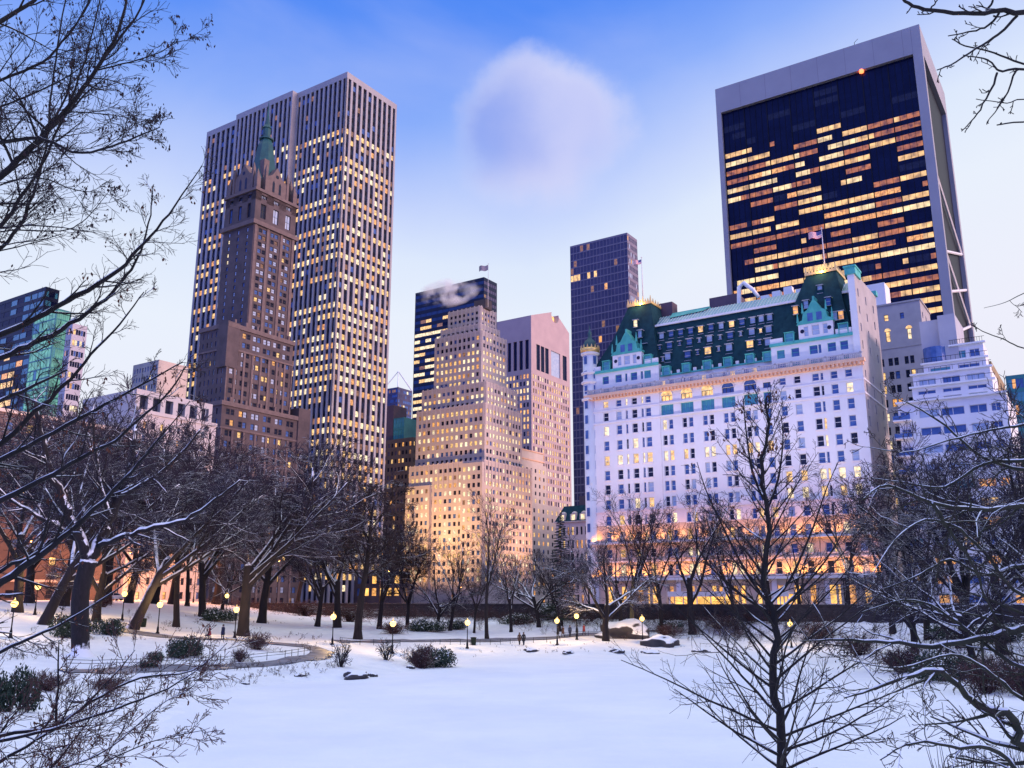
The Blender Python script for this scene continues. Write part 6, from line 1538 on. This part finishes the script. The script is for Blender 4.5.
for a in [('ever', 183, 657, 36, 26, 'dark evergreen bush beside the path on the left bank', GBU, 0), ('ever', 214, 621, 36, 18, 'wide low evergreen bush below the street lamp of the left bank', GBU, 1), ('ever', 155, 662, 20, 14, 'small dark bush right of the thick mossy trunk', GBU, 2),
          ('ever', 65, 637, 40, 32, 'dark evergreen bush behind the thick mossy trunk', GBU, 2), ('ever', 110, 635, 34, 22, 'evergreen bush with snow right behind the thick mossy trunk', GBU, 1),
          ('ever', 432, 667, 46, 26, 'dark green half of the bush at the pond edge, middle of the view', GBU, 0), ('red', 421, 668, 40, 30, 'reddish twiggy bush at the pond edge, joined to the dark green one', GBU, 0),
          ('ever', 422, 631, 38, 16, 'low dark bush on the snow below the beige tower, left end', GBU, 1), ('ever', 455, 629, 26, 12, 'low dark bush on the snow left of the forked tree', GBU, 2), ('ever', 517, 624, 40, 14, 'long low dark bush at the wall right of the forked tree', GBU, 0),
          ('red', 103, 607, 24, 16, 'reddish bush near the parked white car', GBU, 1), ('red', 258, 650, 34, 22, 'reddish brown shrub beside the curved path', GBU, 1), ('red', 240, 662, 26, 18, 'brown shrub on the inside of the curved path', GBU, 0),
          ('bare', 341, 667, 40, 42, 'bare young shrub at the bend of the path', GBU, 0), ('bare', 386, 660, 40, 30, 'bare young shrub between path bend and pond bush', GBU, 1), ('ever', 8, 712, 44, 56, 'dark evergreen bush at the left edge of the bank', GBU, 0),
          ('red', 350, 622, 60, 22, 'long reddish thicket at the left part of the park wall', GBU, 0), ('red', 305, 616, 44, 20, 'reddish thicket at the left end of the park wall', GBU, 1), ('red', 395, 634, 40, 16, 'brown thicket right of the tall straight dark tree', GBU, 1),
          ('ever', 560, 618, 60, 16, 'dark hedge mass at the foot of the spruce', GBU, 2), ('red', 668, 638, 40, 18, 'brown bush right of the snowy boulder', GBU, 0), ('ever', 668, 632, 30, 16, 'dark evergreen bush above the brown bush by the boulder', GBU, 1),
          ('red', 720, 628, 60, 16, 'brown thicket at the wall, left of the larch', GBU, 1), ('red', 820, 640, 60, 22, 'brown thicket at the wall right of the larch', GBU, 0), ('red', 860, 655, 50, 26, 'reddish bush where the right bank begins', GBU, 1),
          ('red', 905, 672, 60, 34, 'reddish bush on the right bank under the low snowy tree', GBU, 0), ('ever', 945, 680, 60, 36, 'dark evergreen bush on the right bank', GBU, 0), ('red', 985, 692, 70, 44, 'large reddish bush on the right bank behind the mossy boughs', GBU, 1), ('red', 1025, 696, 60, 50, 'large reddish bush at the right edge of the bank', GBU, 0),
          ('ever', 960, 640, 60, 22, 'dark bush at the foot of the purple trees', GBU, 1), ('ever', 1010, 642, 60, 26, 'dark bush near the wall at the right edge', GBU, 2), ('ever', 148, 668, 16, 10, 'tiny dark bush on the left bank above the pond', GBU, 0), ('red', 45, 690, 60, 24, 'brown dry shrub on the left bank below the thick mossy trunk', GBU, 0), ('red', 105, 690, 50, 16, 'brown dry shrub on the left bank near the pond edge', GBU, 1)]: bush(*a)
def rock_mesh(seed):
    import bmesh
    bm = bmesh.new(); bmesh.ops.create_icosphere(bm, subdivisions=4, radius=1)
    for v in bm.verts:
        n = mnoise.noise(v.co * 1.3 + Vector((seed * 5.1, 0, 0))) * .38 + mnoise.noise(v.co * 3.1 + Vector((seed, 2, 1))) * .15; v.co *= 1 + n
        v.co.z = max(v.co.z, -.25) * .62
    for f in bm.faces: f.smooth = True
    me = bpy.data.meshes.new('rock'); bm.to_mesh(me); bm.free(); me.materials.append(M['rock']); return me
RK = [rock_mesh(k) for k in (1, 2, 3)]
def rock(px, py, w, h, label, k=0, name='rock'):
    g = ground_hit(px, py); o = link(name, RK[k % 3], None, g + Vector((0, 0, .0)), random.Random(px).uniform(0, 6)); s = g.y / F
    o.scale = (w * s / 2, w * s / 2, h * s * 1.1); tag(o, label, 'rock', 'rocks of the pond edge')
rock(623, 637, 56, 22, 'big dark boulder with a snowy top beside the yellow lit trunk', 0, 'boulder'); rock(660, 645, 34, 14, 'dark rock slab with snow, right of the big boulder', 1, 'boulder')
for k, a in enumerate([(356, 677, 26, 9, 'snow capped rock at the pond edge by the young shrub'), (531, 651, 14, 5, 'small rock at the far shore below the two walkers'), (372, 676, 10, 5, 'small rock right beside the snow capped rock'), (617, 652, 16, 5, 'flat rock at the far shore below the boulder'), (650, 654, 20, 6, 'flat snowy rock at the far shore, right of the boulder'),
                       (410, 668, 9, 4, 'small stone left of the pond edge bush'), (30, 700, 20, 8, 'rock in the snow of the left bank by the evergreen bush'), (75, 702, 12, 5, 'small rock on the left bank in the snow'), (140, 694, 9, 4, 'little stone at the left shore'), (182, 690, 12, 4, 'flat stone at the left shore near the ice'), (300, 676, 10, 4, 'stone at the shore below the curved path'), (245, 684, 8, 3, 'tiny stone at the shore left of the path bend'), (568, 653, 12, 4, 'stone at the far shore below the walkers group'), (700, 652, 18, 6, 'rock at the far shore left of the larch')]): rock(*a, k)

# ---- dry undergrowth scattered over the banks and along the foot of the park wall
def undergrowth():
    rng = random.Random(44); m = MB()
    cfg = dict(rmin=.008, last=2, lv=[V(3, .15, .04, 3, .2, (20, 55), (.5, .8), .7, .5), V(3, .18, .02, 3, .2, (25, 60), (.4, .7), .7, .5), V(2, .2, .0, 0, 0, (0, 0), (0, 0), 1, .6)])
    def tuft(p, s, n):
        for _ in range(n):
            ch = []; d = Vector((rng.gauss(0, .55), rng.gauss(0, .55), 1)).normalized()
            grow(ch, rng, p + Vector((rng.gauss(0, .25), rng.gauss(0, .25), -.05)), d, s * rng.uniform(.4, 1), .012, 0, cfg)
            for lv, q, r in ch: m.tube(q, r, 3, rng.randint(0, 1))
    k = 0
    while k < 900:
        t = rng.uniform(-75, 60); p = WALLP.xy + AX.xy * t - BX.xy * (rng.expovariate(.22) + .6)
        if pond_sd(p.x, p.y) < 4: continue
        tuft(Vector((p.x, p.y, hgt(p.x, p.y))), rng.uniform(.9, 2.4), 6); k += 1
    k = 0
    while k < 260:
        px, py = rng.uniform(-20, 330), rng.uniform(612, 705); g = ground_hit(px, py)
        if pond_sd(g.x, g.y) < .6 or mnoise.noise(Vector((g.x * .12, g.y * .12, 5))) < .02: continue
        tuft(g, rng.uniform(.3, .8), 3); k += 1
    k = 0
    while k < 160:
        px, py = rng.uniform(840, 1040), rng.uniform(635, 700); g = ground_hit(px, py)
        if pond_sd(g.x, g.y) < .5: continue
        tuft(g, rng.uniform(.6, 1.5), 5); k += 1
    k = 0
    while k < 70:
        px, py = rng.uniform(400, 720), rng.uniform(640, 658); g = ground_hit(px, py)
        if pond_sd(g.x, g.y) < .2: continue
        tuft(g, rng.uniform(.2, .5), 2); k += 1
    tag(m.build('undergrowth', [M['twig'], M['bush_red']]), 'dry brown undergrowth poking through the snow of the banks', 'undergrowth', kind='stuff')
undergrowth()
# ---- lamps
def lamp_ground(px, py, h):
    d = ray(px, py); d = d / d.y; y = 40.0 if h < 5 else 92.0
    while y < 230:
        p = EYE + d * y
        if (p.z <= hgt(p.x, p.y) + h if h < 5 else p.z >= hgt(p.x, p.y) + h): return Vector((p.x, p.y, hgt(p.x, p.y)))
        y += .25
    p = EYE + d * 185; return Vector((p.x, p.y, hgt(p.x, p.y)))
def lamp_proto():
    r = empty('park_lamp', (0, 0, 0))
    m = MB(); m.lathe([(.24, -.1), (.24, .12), (.15, .2), (.13, .7), (.09, .8), (.065, 1.1), (.055, 2.9), (.10, 2.96), (.10, 3.02)], 10); m.build('post', M['iron'], r)
    g = MB(); g.lathe([(.12, 3.02), (.25, 3.12), (.36, 3.34), (.32, 3.54), (.16, 3.68)], 12); go = g.build('lantern', M['lamp_glow'], r)
    c = MB(); c.lathe([(.18, 3.67), (.20, 3.70), (.12, 3.78), (.03, 3.84), (.02, 3.98)], 10)
    for k in range(4): a = k * math.pi / 2; c.tube([Vector((.11 * math.cos(a), .11 * math.sin(a), 3.02)), Vector((.37 * math.cos(a), .37 * math.sin(a), 3.34)), Vector((.17 * math.cos(a), .17 * math.sin(a), 3.68))], [.012] * 3, 4)
    c.build('cap', M['iron'], r)
    l = bpy.data.lights.new('lamp_light', 'POINT'); l.energy = 800; l.color = (1, .62, .22); l.shadow_soft_size = .2
    lo = bpy.data.objects.new('lamp_light', l); COL.objects.link(lo); lo.parent = r; lo.location = (0, 0, 4.15)
    return r
LP = lamp_proto(); first = True
LAMPS = [(14.5, 604, 'park lamp at the far left edge of the snowy bank'), (160, 605, 'park lamp between the thick mossy trunk and the evergreen path bush'), (236.5, 610, 'park lamp at the foot of the broad spreading snowy tree'), (333.5, 617, 'park lamp above the bend of the curved path'), (393, 624, 'park lamp right of the tall straight dark tree'),
         (467.5, 623, 'park lamp by the litter bin near the forked tree'), (557, 621, 'park lamp left of the walkers group on the far path'), (576.5, 616.5, 'park lamp above the walkers group on the far path'), (642, 619, 'park lamp beside the yellow lit trunk'), (790, 624, 'park lamp seen through the larch boughs'), (227, 596, 'park lamp up the slope behind the spreading snowy tree'),
         (124.6, 594, 'park lamp beside the parked white car'), (76, 594, 'park lamp up the slope behind the thick mossy trunk'), (38, 587, 'park lamp high on the left bank near the street')]
for x, y, lab in LAMPS:
    o = LP if first else copy_tree(LP); first = False
    o.location = lamp_ground(x, y, 3.35); tag(o, lab, 'lamp post', 'lamp posts of the park')
def street_lamp_proto():
    r = empty('street_lamp', (0, 0, 0)); H = 8.2
    m = MB(); m.lathe([(.22, -.2), (.2, .6), (.11, .8), (.07, H - .6)], 8); m.tube([Vector((0, 0, H - .7)), Vector((.3, 0, H - .1)), Vector((1.1, 0, H + .15)), Vector((1.8, 0, H + .1))], [.06, .055, .05, .05], 6); m.build('pole', M['iron'], r)
    h = MB(); h.box(1.5, 2.25, -.16, .16, H + .05, H + .2); h.build('head', M['iron'], r)
    g = MB(); g.lathe([(.04, H - .22), (.2, H - .12), (.24, H + .045)], 10, 0, (1.9, 0)); g.build('bulb', M['sodium_glow'], r)
    l = bpy.data.lights.new('street_light', 'POINT'); l.energy = 6500; l.color = (1, .33, .07); l.shadow_soft_size = .3
    lo = bpy.data.objects.new('street_light', l); COL.objects.link(lo); lo.parent = r; lo.location = (1.9, 0, H - .45)
    return r
SP = street_lamp_proto(); first = True
for x, y, Y, lab in [(24, 541, 172, 'orange street lamp at the far left behind the leaning dark tree'), (126, 553, 190, 'orange street lamp glowing behind the thick mossy trunk'), (202, 555, 206, 'orange street lamp left of the spreading snowy tree'), (277, 561, 216, 'orange street lamp below the brown tower right side'), (388, 571, 205, 'orange street lamp left of the lit base of the beige tower'), (136, 575, 197, 'lower orange street lamp beneath the one behind the mossy trunk'), (460.5, 587, 205, 'orange street lamp in front of the beige tower base'), (70, 560, 180, 'orange street lamp above the dark evergreen bush of the left bank')]:
    o = SP if first else copy_tree(SP); first = False
    g = on_ground(x, Y); zh = atY(x, y, Y).z
    o.location = (g.x - 1.9, g.y, g.z); o.scale = (1, 1, (zh - g.z) / 8.1); tag(o, lab, 'street lamp', 'orange street lamps along the avenue')
# floodlights of the beige tower and of the street fronts stand on poles along the street
def flood_mast(p, lab, aim, e, col, spot=70):
    r = empty('flood_mast', p, 0, lab, 'lamp post', 'floodlight masts on the street'); m = MB(); m.lathe([(.16, 0), (.1, 5.6)], 8); m.build('pole', M['iron'], r)
    g = MB(); g.box(-.4, .4, -.2, .2, 5.6, 6.1); g.build('head', M['iron'], r)
    l = bpy.data.lights.new('flood_beam', 'SPOT'); l.energy = e; l.color = col; l.spot_size = RAD(spot); l.spot_blend = .9; l.shadow_soft_size = 1.0
    lo = bpy.data.objects.new('flood_beam', l); COL.objects.link(lo); lo.parent = r; lo.location = (0, .3, 6.6); lo.rotation_euler = (aim - (p + Vector((0, .3, 6.6)))).to_track_quat('-Z', 'Y').to_euler()
SB = st.M
def sl(x, y, z): return SB @ Vector((x, y, z))
flood_mast(sl(-26, -42, 0), 'floodlight mast on the street before the beige tower, left one', sl(-24, 0, 42), 125000, (1, .54, .2), 90)
flood_mast(sl(2, -44, 0), 'floodlight mast on the street before the beige tower, middle one', sl(-6, 0, 44), 150000, (1, .54, .2), 90)
flood_mast(sl(48, 14, 0), 'floodlight mast on the avenue side of the beige tower', sl(8, 16, 40), 190000, (1, .50, .25), 85)

HM = HB.M
for k, x_ in enumerate((-56, -42, -28, -14, -1)):
    flood_mast(HM @ Vector((x_, -24, 0)), 'floodlight mast on the street before the hotel, %s' % ('at its turret', 'below its left gable', 'before its middle', 'right of its canopy', 'at its right corner')[k], HM @ Vector((x_, 0, 48)), 18500, (1, .84, .80), 62)
# ---- litter bins, low fences, people, car
def bin_(px, py, lab):
    g = ground_hit(px, py); r = empty('litter_bin', g, 0, lab, 'litter bin', 'litter bins on the paths'); m = MB(); m.lathe([(.28, 0), (.34, .05), (.38, .9), (.4, .95)], 14)
    m.build('body', M['iron_green'], r); l = MB(); l.lathe([(.42, .95), (.42, 1.02), (.3, 1.06), (.2, 1.04)], 14); l.build('rim', M['iron'], r)
bin_(143, 627, 'dark round litter bin on the snow right of the mossy trunk'); bin_(473.5, 645, 'dark round litter bin beside the park lamp near the forked tree')
def fence(px, lab, h=.75, step=1.6):
    P = gp(*px); r = empty('path_fence', P[0], 0, lab, 'fence', 'low wire fences by the paths'); rl = MB(); posts = []
    pm_ = None
    for i in range(len(P) - 1):
        a, b = P[i], P[i + 1]; n = max(1, int((b - a).length / step))
        for k in range(n): q = a.lerp(b, k / n); posts.append(Vector((q.x, q.y, hgt(q.x, q.y))))
    posts.append(P[-1])
    for z in (.4, h - .08):
        rl.tube([p + UPV * z - P[0] for p in posts], [.022] * len(posts), 4)
    rl.build('rail', M['iron'], r); me = MB(); me.tube([Vector((0, 0, -.2)), Vector((0, 0, h))], [.035, .03], 5); me = me.mesh('post', [M['iron']])
    for p in posts[:100]: link('post', me, r, p - P[0])
fence([(66, 668), (140, 667), (205, 665), (248, 662), (285, 658), (310, 654)], 'low wire fence along the inner edge of the curved path'); fence([(440, 645), (480, 645), (520, 643), (560, 641)], 'low wire fence on the far bank below the two walkers')
fence([(400, 646), (360, 645), (340, 643)], 'low wire fence by the tall straight dark tree')
fence([(565, 637), (600, 636), (640, 633), (668, 633)], 'low wire fence lit yellow by the walkers group')
pm('coat_black', (.018, .018, .022), rough=.9); pm('coat_navy', (.02, .03, .07), rough=.9); pm('coat_brown', (.09, .05, .035), rough=.9); pm('coat_red', (.28, .04, .04), rough=.9); pm('trousers', (.03, .032, .045), rough=.9); pm('skin', (.45, .28, .22), rough=.6); pm('hair', (.03, .02, .015), rough=.8); pm('scarf_pale', (.5, .42, .36), rough=.9)
def person(px, py, lab, coat, face, h=1.74, stride=.25, seed=1, scarf=None):
    g = ground_hit(px, py); rng = random.Random(seed)
    me = bpy.data.meshes.new('sk'); s = stride
    V_ = [(0, 0, .93), (0, 0, 1.12), (0, .0, 1.32), (0, .0, 1.47), (0, .01, 1.56), (0, .02, 1.66), (0, .02, 1.72),
          (.1, 0, .88), (.11, s * .55, .48), (.11, s * .6, .09), (.11, s * .6 + .17, .04), (-.1, 0, .88), (-.11, -s * .3, .48), (-.11, -s, .12), (-.11, -s + .15, .04),
          (.19, 0, 1.40), (.25, -s * .35, 1.13), (.24, -s * .2 + .06, .88), (.24, -s * .2 + .1, .80), (-.19, 0, 1.40), (-.25, s * .35, 1.13), (-.24, s * .5, .88), (-.24, s * .55, .80)]
    E = [(0, 1), (1, 2), (2, 3), (3, 4), (4, 5), (5, 6), (0, 7), (7, 8), (8, 9), (9, 10), (0, 11), (11, 12), (12, 13), (13, 14), (3, 15), (15, 16), (16, 17), (17, 18), (3, 19), (19, 20), (20, 21), (21, 22)]
    Rr = [.17, .165, .19, .12, .06, .10, .07, .11, .075, .055, .05, .11, .075, .055, .05, .085, .062, .048, .04, .085, .062, .048, .04]
    me.from_pydata(V_, E, []); o = bpy.data.objects.new('person', me); COL.objects.link(o)
    m = o.modifiers.new('s', 'SKIN'); ss = me.skin_vertices[0].data
    for q, r in zip(ss, Rr): q.radius = (r, r * (.72 if r > .15 else 1))
    ss[0].use_root = True; o.modifiers.new('u', 'SUBSURF').levels = 1
    dg = bpy.context.evaluated_depsgraph_get(); bm = bpy.data.meshes.new_from_object(o.evaluated_get(dg)); o.modifiers.clear(); o.data = bm; bpy.data.meshes.remove(me); bm.name = 'person'
    bm.materials.clear()
    for k in (coat, 'trousers', 'skin'): bm.materials.append(M[k])
    for p in bm.polygons:
        c = p.center; p.use_smooth = True; p.material_index = 2 if (c.z > 1.53 or (abs(c.x) > .17 and c.z < .84 and c.z > .7)) else (1 if c.z < .70 else 0)
    o.location = g; o.rotation_euler = (0, 0, face); o.scale = (h / 1.76,) * 3; tag(o, lab, 'person')
    hr = MB(); hr.lathe([(.118, 1.62), (.128, 1.68), (.115, 1.75), (.07, 1.795), (.01, 1.81)], 12, 0, (0, .005)); hr.build('hair', M['hair'], o)
    sk = MB(); sk.lathe([(.235, .60), (.225, .8), (.195, .98), (.19, 1.1)], 14); sk.build('coat', M[coat], o)
    if scarf: sc_ = MB(); sc_.lathe([(.09, 1.46), (.11, 1.50), (.1, 1.55), (.07, 1.57)], 12); sc_.build('scarf', M[scarf], o)
person(519.5, 645, 'person in a brown coat, left of the two walking at the far shore', 'coat_brown', .4, 1.7, .22, 1)
person(523.7, 645.5, 'person in a black coat, right of the two walking at the far shore', 'coat_black', .35, 1.8, .25, 2)
person(222.5, 640, 'person in a navy coat standing beside the lamp under the spreading snowy tree', 'coat_navy', 2.6, 1.78, .08, 3, 'scarf_pale')
person(209, 640, 'person in a red coat left of the lamp under the spreading snowy tree', 'coat_red', 2.2, 1.6, .15, 4, 'scarf_pale')
for k, (x, y, c, lab) in enumerate([(558, 638, 'coat_black', 'leftmost of the walkers on the lit far path'), (563, 637.5, 'coat_brown', 'walker in a brown coat on the lit far path, second from the lamp'), (570, 637, 'coat_navy', 'walker in a navy coat in the middle of the lit far path'), (577, 636.5, 'coat_black', 'walker in a black coat just under the lamp of the lit far path'), (584, 635.5, 'coat_red', 'walker in a dark red coat on the lit far path'), (641, 632, 'coat_black', 'walker in a black coat beside the yellow lit trunk')]): person(x, y, lab, c, 1.4 + k, 1.7, .25, 5 + k)

pm('car_white', (.62, .62, .64), rough=.3); pm('car_dark', (.03, .03, .04), rough=.3); pm('rubber', (.015, .015, .015), rough=.9)
em('tail_glow', (1, .05, .03), 4, lo=.9, hi=1.1); em('head_glow', (1, .85, .6), 6, lo=.9, hi=1.1)
def car(loc, rz, lab, paint, cat='car', lit=False):
    r = empty('parked_car', loc, rz, lab, cat); b = MB()
    pr = [(-2.2, .32), (-2.25, .62), (-2.1, .86), (-1.3, .95), (-.75, 1.38), (.75, 1.42), (1.55, .98), (2.2, .9), (2.28, .6), (2.22, .32)]
    n = len(pr); ring = []
    for yy, k in ((-.86, 0), (-.9, 1), (.9, 1), (.86, 0)):
        ring.append([Vector((x, yy * (.84 if z > 1.1 else 1), z)) for x, z in pr])
    for q in range(3):
        for k in range(n): k2 = (k + 1) % n; b.quad(ring[q][k2], ring[q][k], ring[q + 1][k], ring[q + 1][k2], 0, False)
    b.poly(ring[0]); b.poly(list(reversed(ring[3]))); b.build('body', M[paint], r)
    w = MB()
    for sy in (-1, 1):
        f = [(-1.1, 1.0), (-.68, 1.32), (.0, 1.35), (.0, 1.0)]; f2 = [(.08, 1.0), (.08, 1.35), (.68, 1.34), (1.3, 1.02)]
        for P in (f, f2): w.poly([(x, sy * (.90 - (z - 1.0) * .32 + .02), z) for x, z in (P if sy > 0 else reversed(P))])
    w.quad((-1.33, -.7, .99), (-1.33, .7, .99), (-.8, .66, 1.37), (-.8, -.66, 1.37)); w.quad((1.58, .7, 1.0), (1.58, -.7, 1.0), (.82, -.66, 1.40), (.82, .66, 1.40)); w.build('window', M['glass_dark'], r)
    for x in (-1.4, 1.4):
        for y in (-.86, .86):
            t = MB(); t.tube([Vector((0, -.1, 0)), Vector((0, .1, 0))], [.33, .33], 16, 0, False); h = MB(); h.tube([Vector((0, -.11, 0)), Vector((0, .11, 0))], [.19, .19], 12, 0, False)
            o = t.build('wheel', M['rubber'], r, (x, y, .33)); h.build('rim', M['grey_panel'], o)
    for y in (-.62, .62):
        h = MB(); h.box(2.2, 2.29, y - .18, y + .18, .62, .76); h.build('headlight', M['head_glow' if lit else 'frame_white'], r); t = MB(); t.box(-2.27, -2.16, y - .2, y + .2, .66, .8); t.build('tail_light', M['tail_glow' if lit else 'flag_red'], r)
g = ground_hit(113, 600.5, 60, 230)
car(g, .35, 'white parked car among the trees of the left bank', 'car_white', lit=False)
# dry reeds in the lower right corner
rng = random.Random(9); rd = MB()
for k in range(90):
    px = rng.uniform(940, 1040); Y = rng.uniform(7.5, 9.5); p = atY(px, 780, Y); h = atY(px, rng.uniform(744, 772), Y).z - p.z; p = Vector((p.x, p.y, hgt(p.x, p.y))); z1 = atY(px, rng.uniform(742, 774), Y).z
    e = Vector((p.x + rng.uniform(-.12, .12), p.y + rng.uniform(-.1, .1), z1)); rd.tube([p, p.lerp(e, .5) + Vector((rng.uniform(-.03, .03), 0, 0)), e], [.006, .005, .002], 3, 0)
tag(rd.build('dry_reeds', M['twig']), 'dry reeds standing in the lower right corner', 'reeds', kind='stuff')
# steam drifting from the roof of the beige tower
def steam():
    c = atY(447, 293, 372); m = MB(); n = 16
    prof = [(.05, -1), (.5, -.8), (.85, -.4), (1, 0), (.85, .45), (.5, .8), (.05, 1)]
    m.lathe(prof, n); o = m.build('steam', [], None, c); o.scale = (7, 5.5, 16); o.rotation_euler = (0, RAD(80), 0)
    mt = bpy.data.materials.new('steam'); mt.use_nodes = True; nt = mt.node_tree; nt.nodes.clear(); N = nt.nodes.new; L = nt.links.new
    out = N('ShaderNodeOutputMaterial'); v = N('ShaderNodeVolumePrincipled'); v.inputs['Color'].default_value = (.99, .99, 1, 1); tc = N('ShaderNodeTexCoord')
    ln = N('ShaderNodeVectorMath'); ln.operation = 'LENGTH'; L(tc.outputs['Object'], ln.inputs[0])
    nz = N('ShaderNodeTexNoise'); nz.inputs['Scale'].default_value = .13; nz.inputs['Detail'].default_value = 4; g_ = N('ShaderNodeNewGeometry'); L(g_.outputs['Position'], nz.inputs['Vector'])
    a = N('ShaderNodeMapRange'); a.inputs[1].default_value = 1.0; a.inputs[2].default_value = .2; L(ln.outputs[1], a.inputs[0])
    b_ = N('ShaderNodeMapRange'); b_.inputs[1].default_value = .46; b_.inputs[2].default_value = .66; b_.inputs[4].default_value = .8; L(nz.outputs[0], b_.inputs[0])
    mu = N('ShaderNodeMath'); mu.operation = 'MULTIPLY'; L(a.outputs[0], mu.inputs[0]); L(b_.outputs[0], mu.inputs[1]); L(mu.outputs[0], v.inputs['Density']); L(v.outputs[0], out.inputs['Volume'])
    o.data.materials.append(mt); tag(o, 'white puff of steam drifting left over the beige tower roof', 'steam', kind='stuff')
steam()
